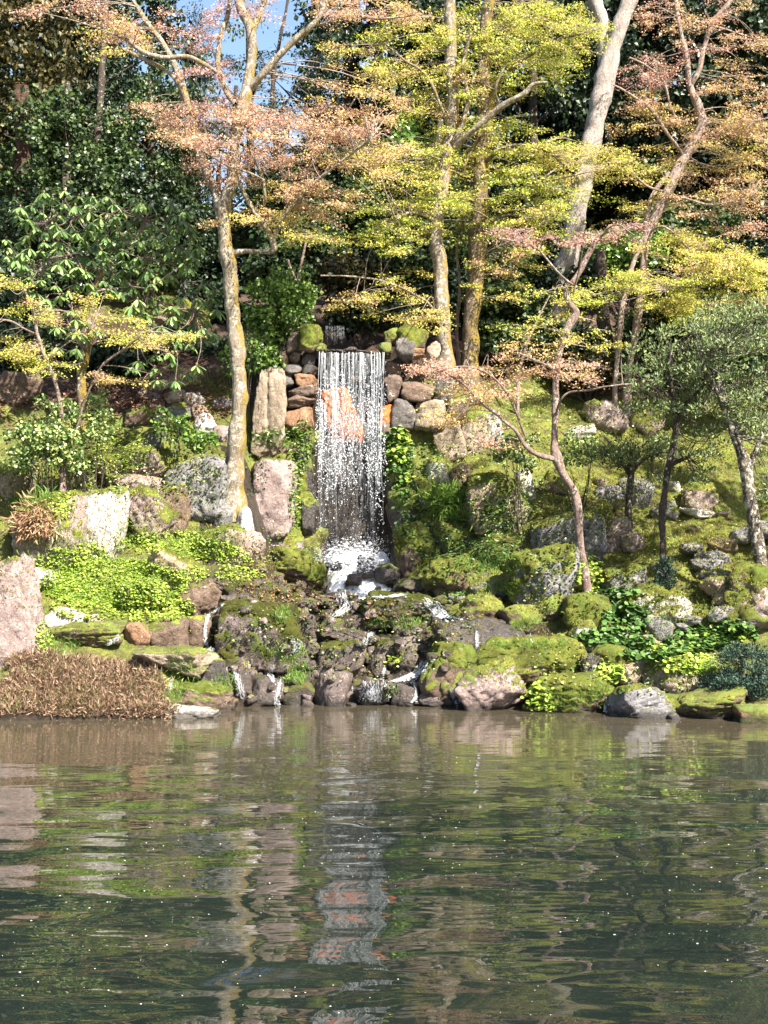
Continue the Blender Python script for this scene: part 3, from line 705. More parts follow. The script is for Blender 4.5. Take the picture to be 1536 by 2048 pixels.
 ((424,1206,596,1332),'pink',.66,'great mossy boulder in the middle left of the cascade',dict(ang=.5,cap=True,mside=.2)),
 ((424,1196,520,1234),'grey',.0,'pale arched stone rim behind the great mossy boulder',dict(ang=.7)),
 ((576,1228,634,1276),'rust',.15,'reddish stone right of the great mossy boulder',{}),
 ((630,1290,732,1356),'pink',.45,'pink boulder with moss left end midstream',dict(ang=.6,cap=True)),
 ((622,1334,706,1420),'grey',.15,'speckled triangular boulder at the waterline midstream',dict(ang=.6)),
 ((550,1312,628,1380),'grey',.1,'smooth grey purple boulder left of the speckled triangle',dict(ang=.5)),
 ((564,1362,628,1416),'brown',.7,'small mossy boulder with ferns at the waterline',{}),
 ((492,1350,568,1418),'grey',.3,'dark grey boulder with white lichen spots by the rivulet mouth',{}),
 ((452,1326,504,1406),'wet',.1,'dark slanting stone wet from the rivulet',dict(tilt=-14)),
 ((366,1322,460,1400),'wet',.3,'black wet boulder behind the mossy brown waterline stone',{}),
 ((418,1322,455,1360),'white',.0,'round creamy stone resting on the black wet boulder',dict(name='stone',ang=.3,Y=25.0)),
 ((376,1352,402,1372),'white',.0,'small white stone on the black wet boulder',dict(name='stone',Y=24.9)),
 ((336,1372,468,1430),'brown',.42,'sloping brown stone with moss back at the waterline',dict(tilt=10,ang=.6,cap=True)),
 ((318,1412,434,1458),'white',.2,'cracked white rock standing in the pond',dict(ang=.8,tilt=5)),
 ((596,1398,630,1420),'pink',.0,'small pink stone at the waterline',dict(name='stone',ang=.4)),
 ((692,1406,716,1420),'tan',.0,'small tan pebble in the pond shallows',dict(name='stone')),
 ((742,1284,796,1334),'pink',.55,'rounded stone with moss cap and pink face midstream',dict(ang=.3,cap=True)),
 ((790,1272,852,1316),'tan',.1,'pale tan stone left of the wet brown slab',{}),
 ((798,1302,842,1350),'brown',.35,'brown stone above the white rush of water',{}),
 ((730,1308,776,1358),'wet',.15,'reddish wet stone under the moss capped one',{}),
 ((700,1362,796,1416),'wet',.0,'dark ledge with a thin curtain of water at the waterline',dict(ang=.9)),
 ((782,1368,834,1420),'brown',.1,'reddish brown boulder at the waterline under the rush of water',{}),
 ((832,1386,894,1416),'grey',.2,'low grey stone at the waterline left of the pinkish white boulder',{}),
 ((676,1228,742,1274),'wet',.3,'dark rounded stone under the upper white rush',{}),
 ((640,1240,690,1290),'wet',.5,'dark green wet stone left of the rounded one',{}),
 ((606,1282,640,1320),'grey',.2,'small dark stone by the fan of white water',dict(name='stone')),
 ((712,1110,752,1152),'wet',.0,'round black boulder standing in the foam',dict(name='boulder',ang=.3,Y=29.8)),
 ((748,1128,802,1166),'wet',.45,'black mossy boulder at the right of the foam',dict(name='boulder',Y=29.7)),
 ((688,1148,724,1170),'wet',.1,'low red brown stone at the front of the foam',dict(name='stone',Y=29.5)),
 ((660,1120,686,1140),'wet',.0,'small dark stone breaking the foam at left',dict(name='stone',Y=29.8)),
 ((190,572,350,622),'tan',.8,'long mossy rock high on the left slope under the rhododendron',dict(cap=True)),
 ((290,604,410,660),'tan',.72,'mossy rock lower right of the long one under the rhododendron',dict(cap=True)),
]
for box, mat, moss, label, kw in rows:
    rock(box, mat, moss, label, **kw)

# the many cobbles between the named stones of the stream bed and along the shore
rr = random.Random(11)
LAB = {'wet': 'dark wet cobble in the cascade bed', 'brown': 'brown cobble in the cascade bed', 'pink': 'pinkish cobble in the cascade bed', 'grey': 'grey cobble in the cascade bed'}
n = 0
while n < 200:
    px = rr.uniform(420, 930); py = rr.uniform(1165, 1400)
    if 480 < px < 580 and 1210 < py < 1320: continue
    s = rr.uniform(11, 30)
    m = rr.choice(['wet', 'wet', 'brown', 'brown', 'pink', 'grey'])
    rock((px - s / 2, py - s * 0.36, px + s / 2, py + s * 0.36), m, rr.choice([0, 0, .15, .4, .65]), LAB[m], name='cobble', deep=1.2, group=LAB[m] + ' among larger stones', ang=rr.uniform(.6, 1), cat='cobble', tilt=rr.uniform(-20, 20))
    n += 1
for i in range(26):
    px = rr.uniform(470, 640); py = rr.uniform(1085, 1205); s = rr.uniform(18, 38)
    m = rr.choice(['brown', 'pink', 'grey'])
    rock((px - s / 2, py - s * 0.36, px + s / 2, py + s * 0.36), m, rr.choice([.1, .4, .65]), 'small stone below the angular pink block left of the foam', name='cobble', group='small stones below the angular pink block', ang=.9, cat='cobble', tilt=rr.uniform(-20, 20))
for i in range(34):
    px = rr.uniform(1040, 1500); py = rr.uniform(1180, 1380)
    s = rr.uniform(12, 26)
    rock((px - s / 2, py - s * 0.33, px + s / 2, py + s * 0.33), rr.choice(['grey', 'pink']), rr.choice([.2, .5, .7]), 'small half buried cobble in the mossy right bank', name='cobble', group='cobbles half buried in the mossy right bank', cat='cobble')
for i in range(30):
    px = rr.uniform(150, 1450); py = rr.uniform(850, 1100)
    if 560 < px < 860: continue
    s = rr.uniform(16, 40)
    rock((px - s / 2, py - s * 0.35, px + s / 2, py + s * 0.35), rr.choice(['tan', 'pink', 'brown']), rr.choice([.4, .6, .8]), 'small mossy rock poking out of the upper bank', name='cobble', group='small mossy rocks scattered over the upper bank', cat='rock')

for k, (px, py, w_, h_) in enumerate([(1680,1320,150,90),(1790,1390,170,80),(1760,1180,120,80),(1900,1260,140,90),(1660,1080,90,50),(2020,1400,150,80),(1880,1060,110,70),(-180,1250,170,120),(-300,1380,190,110),(-330,1120,150,110),(-170,1060,120,80)]):
    rock((px - w_ / 2, py - h_ / 2, px + w_ / 2, py + h_ / 2), ['grey', 'pink', 'brown'][k % 3], .55, 'mossy boulder on the bank beyond the picture edge', group='mossy boulders on the bank beyond the picture edges')
# ------------------------------------------------------------------ surface look-up (where a plant or a rivulet rests)
from mathutils.bvhtree import BVHTree
EYEV = Vector((0, 0, EYE))
SOLID = ('ground', 'boulder', 'stone', 'cobble', 'step_stone', 'foaming_pool')
def make_bvh():
    vs, fs, nn = [], [], 0
    for o in scene.objects:
        if o.type != 'MESH' or o.name.split('.')[0] not in SOLID: continue
        m = o.data; v = np.empty(len(m.vertices) * 3, np.float32); m.vertices.foreach_get('co', v); v = v.reshape(-1, 3)
        off = np.array(o.location) + (np.array(o.parent.location) if o.parent else 0)
        f = np.empty(len(m.loops), np.int32); m.loops.foreach_get('vertex_index', f)
        f = f.reshape(-1, len(m.polygons[0].vertices))
        if o.name == 'ground':
            c = v[f].mean(1); f = f[(c[:, 1] > 20) & (c[:, 1] < 50) & (abs(c[:, 0]) < 14)]
        vs.append(v + off); fs.extend((f + nn).tolist()); nn += len(v)
    return BVHTree.FromPolygons(np.vstack(vs).tolist(), fs)
BVH = make_bvh()
def surf(px, py):
    d = Vector(W(px, py, 1.0)) - EYEV
    d.normalize()
    loc, nor, i_, _ = BVH.ray_cast(EYEV, d)
    if loc is None: return None
    if nor.dot(d) > 0: nor = -nor
    return np.array(loc), np.array(nor), ''
def in_ellipse(r, cx, cy, rx, ry):
    a = r.uniform(0, 2 * math.pi); q = math.sqrt(r.random())
    return cx + rx * q * math.cos(a), cy + ry * q * math.sin(a)

# ------------------------------------------------------------------ leaf instancer: many small shapes into one mesh
class Leaves:
    def __init__(s): s.V = []; s.F = {}; s.n = 0; s.hue = []
    def add(s, tv, tf, pos, u, w, size, hue=0.0):
        """tv template verts (along u, side, up w); one copy per row of pos"""
        pos = np.atleast_2d(pos); n = len(pos)
        if n == 0: return
        u = unit(np.broadcast_to(u, (n, 3))); w = np.broadcast_to(w, (n, 3))
        v = unit(np.cross(w, u)); w = np.cross(u, v)
        size = np.broadcast_to(size, (n,)).reshape(n, 1, 1)
        tv = np.asarray(tv, float)
        P = pos[:, None] + size * (tv[None, :, 0:1] * u[:, None] + tv[None, :, 1:2] * v[:, None] + tv[None, :, 2:3] * w[:, None])
        k = len(tv)
        s.V.append(P.reshape(-1, 3))
        for f in tf:
            f = np.asarray(f)
            A = (np.arange(n)[:, None] * k + f[None]) + s.n
            s.F.setdefault(len(f), []).append(A)
        s.hue.append(np.repeat(np.broadcast_to(hue, (n,)), k))
        s.n += n * k
    def mesh(s, name, mat, origin=None):
        V = np.vstack(s.V)
        if origin is not None: V = V - np.asarray(origin)
        return mesh_np(name, V, [np.vstack(a) for a in s.F.values()], mat, False, {'hue': np.concatenate(s.hue)})
DIAMOND = ([(0, 0, 0), (0.45, -0.5, 0.10), (1, 0, 0), (0.45, 0.5, 0.10)], [(0, 1, 2), (0, 2, 3)])
SLIM = ([(0, 0, 0), (0.5, -0.2, 0.05), (1, 0, -0.05), (0.5, 0.2, 0.05)], [(0, 1, 2), (0, 2, 3)])
STAR = ([(0, 0, 0), (0.15, -0.62, 0.0), (0.42, -0.2, 0.08), (1, 0, -0.05), (0.42, 0.2, 0.08), (0.15, 0.62, 0.0)], [(0, 1, 2), (0, 2, 4), (2, 3, 4), (0, 4, 5)])
ROUND = ([(0.0, 0, 0), (0.12, -0.42, 0.06), (0.5, -0.55, 0.10), (0.9, -0.28, 0.05), (0.9, 0.28, 0.05), (0.5, 0.55, 0.10), (0.12, 0.42, 0.06)], [(0, 1, 2, 3), (0, 3, 4), (0, 4, 5, 6)])
BLADE = ([(0, -0.03, 0), (0, 0.03, 0), (0.45, -0.026, 0.10), (0.45, 0.026, 0.10), (0.85, 0.0, 0.02), (1.0, 0.0, -0.12)], [(0, 2, 3, 1), (2, 4, 3), (4, 5, 3)])
THIN = ([(0, -0.012, 0), (0, 0.012, 0), (0.45, -0.014, 0.12), (0.45, 0.014, 0.12), (0.8, 0.0, 0.06), (1.0, 0.0, -0.10)], [(0, 2, 3, 1), (2, 4, 3), (4, 5, 3)])
THIN2 = ([(0, -0.02, 0), (0, 0.02, 0), (0.45, -0.03, 0.14), (0.45, 0.03, 0.14), (0.8, 0.0, 0.04), (1.0, 0.0, -0.16)], [(0, 2, 3, 1), (2, 4, 3), (4, 5, 3)])
OVAL = ([(0, 0, 0), (0.25, -0.13, 0.02), (0.7, -0.17, 0.0), (1, 0, -0.08), (0.7, 0.17, 0.0), (0.25, 0.13, 0.02)], [(0, 1, 2), (0, 2, 3), (0, 3, 4), (0, 4, 5)])

def tube(pts, rad, sides=6, seed=0, knob=0.0):
    pts = np.asarray(pts, float); rad = np.asarray(rad, float)
    t = unit(np.gradient(pts, axis=0))
    ref = np.array([0, 1, 0.13]); a = unit(np.cross(t, ref)); bb = np.cross(t, a)
    th = np.linspace(0, 2 * np.pi, sides, endpoint=False)
    ring = np.cos(th)[None, :, None] * a[:, None] + np.sin(th)[None, :, None] * bb[:, None]
    rr_ = rad[:, None]
    if knob:
        rr_ = rr_ * (1 + knob * fbm((pts[:, None] + ring * rad[:, None, None]) * 3.2 + seed, 3))
    V = pts[:, None] + ring * np.broadcast_to(rr_, (len(pts), sides))[..., None]
    n = len(pts); i = np.arange(n * sides).reshape(n, sides)
    j = np.roll(i, -1, axis=1)
    Q = np.stack([i[:-1], j[:-1], j[1:], i[1:]], -1).reshape(-1, 4)
    return V.reshape(-1, 3), Q
def spline(pts, k=8):
    """Catmull-Rom through the given rows"""
    P = np.asarray(pts, float)
    P = np.vstack([2 * P[0] - P[1], P, 2 * P[-1] - P[-2]])
    out = []
    for i in range(1, len(P) - 2):
        t = np.linspace(0, 1, k, endpoint=False)[:, None]
        a, b_, c, d = P[i - 1], P[i], P[i + 1], P[i + 2]
        out.append(0.5 * (2 * b_ + (c - a) * t + (2 * a - 5 * b_ + 4 * c - d) * t * t + (3 * b_ - a - 3 * c + d) * t ** 3))
    out.append(P[-2][None])
    return np.vstack(out)
class Tubes:
    def __init__(s): s.V = []; s.Q = []; s.n = 0
    def add(s, *a, **k):
        V, Q = tube(*a, **k); s.V.append(V); s.Q.append(Q + s.n); s.n += len(V)
    def mesh(s, name, mat, origin=(0, 0, 0)):
        return mesh_np(name, np.vstack(s.V) - np.asarray(origin), np.vstack(s.Q), mat, True)

# ------------------------------------------------------------------ the waterfall
def white_water(name, alpha_lo, streak=False, base=(0.62, 0.65, 0.68)):
    m, nt, out = newmat(name); b = NB(nt); P = b.pos()
    p = b.principled(base, 0.25, None, 0.5)
    edge_ = b.attr('edge') if streak else None
    tr = b.n('ShaderNodeBsdfTransparent'); mx = b.n('ShaderNodeMixShader')
    if streak:
        mp = b.n('ShaderNodeMapping'); b.put(mp.inputs[0], P); mp.inputs['Scale'].default_value = (1, 0.6, 0.055)
        s1 = b.noise(mp.outputs[0], 34, 4, 0.7); s2 = b.noise(mp.outputs[0], 11, 2, 0.5)
        f = b.math('ADD', b.math('MULTIPLY', s1, 0.7), b.math('MULTIPLY', s2, 0.3))
        sz = b.n('ShaderNodeSeparateXYZ'); b.put(sz.inputs[0], P)
        fade = b.ramp(b.math('DIVIDE', b.math('SUBTRACT', sz.outputs[2], 1.8), 5.0), [(0.15, 0.0), (0.75, 0.9), (0.97, 0.75), (0.99, 0.2)])
        a = b.math('MULTIPLY', b.ramp(f, [(0.45, 0.0), (0.70, 0.6)]), b.math('ADD', 0.06, b.math('MULTIPLY', fade, 0.85)), clamp=True)
        b.put(mx.inputs[0], b.math('MULTIPLY', a, edge_))
    else:
        mx.inputs[0].default_value = alpha_lo
    nt.links.new(tr.outputs[0], mx.inputs[1]); nt.links.new(p.outputs[0], mx.inputs[2]); nt.links.new(mx.outputs[0], out.inputs[0])
    return m
M['sheet'] = white_water('water_curtain', 0.5, True)
M['strand'] = white_water('water_strand', 0.34)
M['drop'] = white_water('water_drop', 0.8)
M['froth'] = white_water('froth', 0.42, base=(0.7, 0.73, 0.76))
def foam_mat():
    m, nt, out = newmat('foam'); b = NB(nt); P = b.pos()
    f = b.ramp(b.noise(P, 9, 6, 0.8, 0.5), [(0.30, (0.28, 0.31, 0.33)), (0.42, (0.68, 0.70, 0.73)), (0.52, (0.9, 0.91, 0.93))])
    p = b.principled(f, 0.5, b.bump(b.noise(P, 40, 5, 0.8), 0.8, 0.03), 0.5)
    nt.links.new(p.outputs[0], out.inputs[0])
    return m
M['foam'] = foam_mat()
def clear_mat():
    m, nt, out = newmat('running_water'); b = NB(nt); P = b.pos()
    p = b.principled((0.03, 0.028, 0.02), 0.06, b.bump(b.noise(P, 14, 4, 0.7, 0.5), 0.8, 0.05), 0.8)
    nt.links.new(p.outputs[0], out.inputs[0])
    return m
M['clear'] = clear_mat()

YF = 31.0
fall = thing('waterfall', 'tall white waterfall breaking into droplets over dark and orange rock', 'waterfall', W(700, 1120, YF))
FO = np.array(W(700, 1120, YF))
r = np.random.default_rng(5)
LIPZ = W(0, 703, YF)[2]; BASEZ = W(0, 1125, 30.6)[2]
XL, XR = W(634, 0, YF)[0], W(768, 0, YF)[0]
# curtain: leaves the stone lip in a short arc, then drops
nu, nv = 60, 50
U, Vv = np.meshgrid(np.linspace(0, 1, nu), np.linspace(0, 1, nv))
sx = XL + (XR - XL) * U
zz = LIPZ - (LIPZ - BASEZ) * Vv ** 1.3
fallt = np.sqrt(np.maximum(LIPZ - zz, 0))
yy = YF + 0.05 - 0.16 * fallt + 0.05 * fbm(np.stack([U * 9, Vv * 2, U * 0], -1), 3)
yy[0] += 0.35; zz[0] += 0.03
zz = zz + 0.03 * fbm(np.stack([U * 6, U * 0, U * 0], -1), 3) * (1 - Vv)
sx = sx + (U - 0.5) * -0.10 * Vv
i = np.arange(nu * nv).reshape(nv, nu)
Q = np.stack([i[:-1, :-1], i[1:, :-1], i[1:, 1:], i[:-1, 1:]], -1).reshape(-1, 4)
link('water_curtain', mesh_np('water_curtain', np.stack([sx, yy, zz], -1).reshape(-1, 3) - FO, Q, M['sheet'], True, {'edge': np.clip((np.minimum(U, 1 - U) - .02) / .10 + .5 * fbm(np.stack([U * 0, Vv * 6, U * 2], -1), 2), 0, 1).ravel()}), parent=fall, kind='stuff')
# strands
T = Tubes()
cent = r.uniform(0, 1, 22)
for k in range(70):
    u = float(np.clip(cent[r.integers(22)] + r.normal(0, 0.022), 0, 1)) if r.random() < 0.6 else r.uniform(0, 1)
    L = r.uniform(0.5, 2.0) * (1 if r.random() < 0.7 else 1.7)
    z0 = LIPZ - (r.uniform(0, .05) if r.random() < 0.6 else r.uniform(0, 1.6))
    s = np.linspace(0, 1, 12); z = z0 - L * s
    x = XL + (XR - XL) * u + 0.018 * np.cumsum(r.normal(0, 0.6, 12)) * s
    y = YF - 0.03 - 0.17 * np.sqrt(np.maximum(LIPZ - z, 0)) + r.normal(0, 0.03)
    T.add(np.stack([x, y, z], -1), r.uniform(0.003, 0.008) * (1 - 0.75 * s) * (1 + 0.5 * r.random(12)), 4)
link('water_strands', T.mesh('water_strands', M['strand'], FO), parent=fall, kind='stuff')
# droplets, in wandering chains so that they bunch as falling water does
D = Leaves()
OCT = ([(0.5, 0, 0), (-0.5, 0, 0), (0, 0.36, 0), (0, -0.36, 0), (0, 0, 0.36), (0, 0, -0.36)], [(0, 2, 4), (0, 4, 3), (0, 3, 5), (0, 5, 2), (1, 4, 2), (1, 3, 4), (1, 5, 3), (1, 2, 5)])
pos = []; sz = []
cols = r.uniform(0, 1, 40)
for k in range(210):
    u = float(cols[r.integers(40)] + r.normal(0, 0.018))
    ztop = LIPZ - abs(r.normal(1.2, 0.7)); n_ = int(r.integers(14, 40)); L = r.uniform(0.4, 1.7)
    z = ztop - np.sort(r.random(n_)) * L
    spread = np.clip((LIPZ - z) / 5, 0.1, 1)
    x = XL + (XR - XL) * u + np.cumsum(r.normal(0, 0.016, n_)) * (0.4 + spread) + r.normal(0, 0.012, n_)
    y = YF - 0.05 - 0.18 * np.sqrt(np.maximum(LIPZ - z, 0)) + r.normal(0, 0.07, n_)
    ok = (z > BASEZ + 0.02) & (x > XL - 0.03 - 0.09 * r.random(n_) ** 2) & (x < XR + 0.03 + 0.09 * r.random(n_) ** 2)
    pos.append(np.stack([x, y, z], -1)[ok]); sz.append((0.012 + 0.030 * r.random(n_) ** 2.4)[ok])
n_ = 1500
z = LIPZ - 5.0 * r.random(n_) ** 0.75
x = XL + (XR - XL) * r.beta(1.1, 1.1, n_); y = YF - 0.05 - 0.18 * np.sqrt(LIPZ - z) + r.normal(0, 0.09, n_)
ok = z > BASEZ
pos.append(np.stack([x, y, z], -1)[ok]); sz.append((0.009 + 0.022 * r.random(n_) ** 2)[ok])
pos = np.vstack(pos); sz = np.concatenate(sz)
D.add(*OCT, pos, np.array([0, 0, 1.0]) + r.normal(0, 0.35, (len(pos), 3)), r.normal(size=(len(pos), 3)), sz)
link('water_drops', D.mesh('water_drops', M['drop'], FO), parent=fall, kind='stuff')

def foam_patch(name, cx, cy, rx, ry, n, seed, parent=None, origin=(0, 0, 0), smin=0.02, smax=0.07, lift=0.0):
    """froth: many small rounded lumps heaped where the water breaks, joined as one"""
    rq = random.Random(seed); V, Fc = ico(1)
    Vs, Fs, m = [], [], 0
    for k in range(n):
        px, py = in_ellipse(rq, cx, cy, rx, ry)
        h = surf(px, py)
        if h is None: continue
        s = smin + (smax - smin) * rq.random() ** 2
        P = V * np.array([s * rq.uniform(1, 2.2), s * rq.uniform(1, 2), s * rq.uniform(.5, 1.0)]) * (1 + 0.25 * fbm(V * 2 + k * .7, 2))[:, None]
        Vs.append(P + h[0] + h[1] * s * 0.25 + np.array([0, 0, lift * rq.random() ** 2])); Fs.append(Fc + m); m += len(V)
    me = mesh_np(name, np.vstack(Vs) - np.asarray(origin), np.vstack(Fs), M['foam'], True)
    return link(name, me, parent=parent, kind='stuff')

# pool at the foot of the fall
pz = W(0, 1128, 30.2)[2]
def pool_mesh(name, pts_px, Y, dz, mat):
    pass
Vp, Qp = [], []
gx_, gy_ = np.meshgrid(np.linspace(0, 1, 50), np.linspace(0, 1, 34))
yv = 29.45 + 1.75 * (1 - gy_)
px_ = 646 + 142 * gx_ + 10 * fbm(np.stack([yv * 2, gx_ * 0, gx_ * 0], -1), 2)
X_ = (px_ - HX) / F * yv
edge = np.clip(np.abs(gx_ - .5) * 2, 0, 1) ** 5
Zs = np.interp(yv, [29.45, 29.6, 29.9, 30.4, 31.2], [1.55, 1.86, 2.0, 2.15, 2.5]) + 0.11 * fbm(np.stack([X_ * 4, yv * 4, X_ * 0], -1), 5, .6) - 0.5 * edge
ii = np.arange(50 * 34).reshape(34, 50)
Qp = np.stack([ii[:-1, :-1], ii[1:, :-1], ii[1:, 1:], ii[:-1, 1:]], -1).reshape(-1, 4)
link('foaming_pool', mesh_np('foaming_pool', np.stack([X_, yv, Zs], -1).reshape(-1, 3) - FO, Qp, M['foam'], True), parent=fall)
BVH = make_bvh()
foam_patch('splash_foam', 704, 1125, 56, 24, 1300, 21, fall, FO, 0.005, 0.020, 0.34)
# fine spray at the foot
D = Leaves(); n_ = 3600
x = r.normal((XL + XR) / 2, 0.40, n_); z = BASEZ + np.abs(r.normal(0, 0.22, n_)); y = 30.3 + r.normal(0, 0.25, n_)
D.add(*OCT, np.stack([x, y, z], -1), r.normal(size=(n_, 3)), r.normal(size=(n_, 3)), 0.008 + 0.016 * r.random(n_) ** 2)
link('spray', D.mesh('spray', M['drop'], FO), parent=fall, kind='stuff')
# stone lip and the small fall in the dark hollow behind it
rock((622, 694, 782, 716), 'wet', .25, 'dark stone lip that the waterfall slides over', name='stone', ang=.8, Y=31.25, deep=.35, sink=0)
for q_, (bx_, lb_) in enumerate([((628, 686, 652, 708), 'small mossy stone at the left end of the stone lip'), ((757, 684, 782, 708), 'small mossy stone at the right end of the stone lip'), ((690, 692, 716, 705), 'low dark stone parting the water at the middle of the lip')]):
    rock(bx_, 'wet', .8 if q_ < 2 else .1, lb_, name='stone', Y=31.05, sink=0)
T = Tubes(); up = thing('waterfall', 'small dim upper fall in the dark hollow above the main lip', 'waterfall', W(672, 690, 32.2))
UO = W(672, 690, 32.2)
for k in range(30):
    px = r.uniform(652, 690); a = W(px, 652, 32.2); L = r.uniform(0.25, 0.45); s = np.linspace(0, 1, 6)
    T.add(np.stack([a[0] + 0 * s, a[1] - 0.1 * s, a[2] - L * s], -1), 0.0016 * (1 - .5 * s), 4)
link('water_strands', T.mesh('upper_strands', M['strand'], UO), parent=up, kind='stuff')
s = np.linspace(0, 1, 12)
Y2, X2 = np.meshgrid(np.linspace(31.1, 32.3, 12), np.linspace(W(640, 0, 31.5)[0], W(745, 0, 31.5)[0], 16), indexing='ij')
Z2 = np.interp(Y2, [31.1, 32.3], [LIPZ + 0.0, LIPZ + 0.14]) + 0.02 * fbm(np.stack([X2 * 8, Y2 * 8, X2 * 0], -1), 3)
ii = np.arange(12 * 16).reshape(12, 16)
Q2 = np.stack([ii[:-1, :-1], ii[:-1, 1:], ii[1:, 1:], ii[1:, :-1]], -1).reshape(-1, 4)
link('running_water', mesh_np('upper_channel', np.stack([X2, Y2, Z2], -1).reshape(-1, 3) - UO, Q2, M['clear'], True), parent=up)

rs = random.Random(31); cnt = 0
for k in range(900):
    if cnt >= 85: break
    px, py = rs.uniform(440, 900), rs.uniform(1170, 1408)
    h = surf(px, py)
    if h is None or h[1][2] < 0.55 or h[0][2] < 0.0: continue
    s = rs.uniform(10, 26); m = rs.choice(['wet', 'brown', 'pink', 'grey'])
    rock((px - s / 2, py - s * 0.45, px + s / 2, py + s * 0.25), m, rs.choice([0, 0, .2, .5]), LAB[m], name='cobble', group=LAB[m] + ' among larger stones', ang=.9, cat='cobble', tilt=rs.uniform(-25, 25), Y=float(h[0][1]) - 0.03)
    cnt += 1
BVH = make_bvh()
# rushes of white water threading the boulders down to the pond
BVH = make_bvh()
CG = 'rushes of white water in the cascade'
def rush(label, path, wpx, n, seed, foamy=0.38):
    """path in photo pixels from top to foot; strands and froth that rest on the stones below them"""
    rq = random.Random(seed)
    a = surf(*path[-1]); O = a[0]
    t = thing('rivulet', label, 'rivulet', O, CG)
    T = Tubes(); k_ = 0
    P = spline([(p[0], p[1], 0) for p in path], 8)[:, :2]
    if len(path) == 3 and wpx < 12: n = int(n * .8)
    for k in range(n):
        i0 = rq.randint(0, max(0, len(P) - 5)); i1 = min(len(P), i0 + rq.randint(4, 9))
        off = rq.gauss(0, wpx * 0.4); pts = []
        for q in P[i0:i1]:
            h = surf(q[0] + off + rq.gauss(0, 1.0), q[1] + rq.gauss(0, .8))
            if h is not None: pts.append(h[0] + h[1] * 0.02 + np.array([0, -0.015, 0.01]))
        if len(pts) < 3: continue
        pts = np.array(pts)
        # running water never climbs: smooth the depth jumps between stones
        pts[:, 1] = np.convolve(np.pad(pts[:, 1], 1, 'edge'), [.25, .5, .25], 'valid')
        if np.ptp(pts[:, 1]) > 1.6: continue
        T.add(pts, np.full(len(pts), rq.uniform(0.002, 0.006)), 4)
    if T.n: link('water_strands', T.mesh('strands', M['strand'], O), parent=t, kind='stuff')
    V, Fc = ico(1); Vs, Fs, m = [], [], 0
    for k in range(int(n * foamy * 2.6)):
        q = P[min(len(P) - 1, int(len(P) * rq.random() ** 0.7))]
        if fbm(np.array([q[0] * .15, q[1] * .15, seed * 3.3]), 2) < -0.15: continue
        h = surf(q[0] + rq.gauss(0, wpx * .5), q[1] + rq.gauss(0, 2.5))
        if h is None: continue
        s = 0.005 + 0.013 * rq.random() ** 2
        Vs.append(V * np.array([s * rq.uniform(1, 2.4), s, s * rq.uniform(.5, 1.1)]) + h[0] + h[1] * s * .4); Fs.append(Fc + m); m += len(V)
    link('froth', mesh_np('froth', np.vstack(Vs) - O, np.vstack(Fs), M['froth'], True), parent=t, kind='stuff')
rush('white rush of water from the foam pool over the upper shelf', [(690, 1160), (685, 1190), (690, 1215), (665, 1236)], 14, 60, 1)
rush('broad white rush beside the wet mossy rock under the waterfall', [(850, 1196), (865, 1215), (885, 1232), (905, 1238)], 22, 120, 2, .8)
rush('narrow side rivulet dropping past the great mossy boulder', [(420, 1222), (412, 1250), (411, 1280), (420, 1305)], 4, 40, 3)
rush('white spill over the pale arched rim at the left of the cascade', [(448, 1210), (436, 1218), (424, 1226)], 4, 24, 4)
rush('fan of white water right of the great mossy boulder', [(592, 1276), (594, 1290), (590, 1306)], 14, 50, 5)
rush('thin spill below the great mossy boulder', [(545, 1330), (540, 1350), (546, 1366)], 5, 26, 6)
rush('rivulet mouth foaming into the pond left of the speckled boulder', [(560, 1352), (556, 1380), (552, 1404), (560, 1412)], 7, 34, 7, .6)
rush('thin sheet of water over the dark slanting stone', [(470, 1345), (478, 1370), (486, 1400)], 8, 40, 8, .3)
rush('bright white rush over the dark ledge midstream', [(850, 1322), (838, 1345), (815, 1356), (790, 1366)], 14, 130, 9, .9)
rush('thin curtain of water over the dark waterline ledge', [(745, 1362), (745, 1380), (742, 1404)], 36, 90, 10, .2)
rush('rush of water between the dark ledge and the waterline boulder', [(826, 1362), (832, 1380), (828, 1404)], 6, 60, 11)
rush('small spill through the gap left of the pinkish white boulder', [(905, 1378), (908, 1396), (914, 1410)], 6, 30, 12)
rush('thin white thread down the edge of the wet brown slab', [(952, 1262), (953, 1285), (953, 1305)], 3, 26, 13, .3)
rush('thread of water at the right end of the wet brown slab', [(1055, 1268), (1066, 1290), (1068, 1300)], 7, 26, 14, .2)
rush('little stream falling behind the turf covered boulder', [(1190, 1330), (1186, 1345), (1182, 1360)], 6, 30, 15)
rush('small spout beside the smooth grey waterline boulder', [(1214, 1400), (1212, 1412), (1210, 1424)], 3, 22, 16, .4)
rush('white trickle past the creamy stone at the left of the cascade', [(345, 1358), (341, 1375), (338, 1390)], 4, 26, 17)
rush('pale trickle left of the orange brown block', [(240, 1268), (228, 1282), (215, 1290)], 5, 26, 18)
rush('glinting water among cobbles below the foam', [(700, 1185), (760, 1195), (820, 1190)], 16, 50, 19, .5)
rush('small trickle over brown cobbles midstream', [(745, 1262), (735, 1276), (730, 1290)], 10, 26, 20, .4)
rush('white trickle beside the moss capped stone', [(770, 1334), (766, 1346), (764, 1356)], 4, 30, 21, .6)
# ------------------------------------------------------------------ trees
def limb_points(pts, Y, seed, k=8):
    """pts rows: px, py, width px, extra depth"""
    A = [(*W(p[0], p[1], Y + (p[3] if len(p) > 3 else 0)), p[2] / F * Y / 2) for p in pts]
    S = spline(A, k)
    j = fbm(S[:, :3] * 1.6 + seed, 3)[:, None] * 0.02
    S[:, :3] += j
    return S[:, :3], np.maximum(S[:, 3], 0.003)

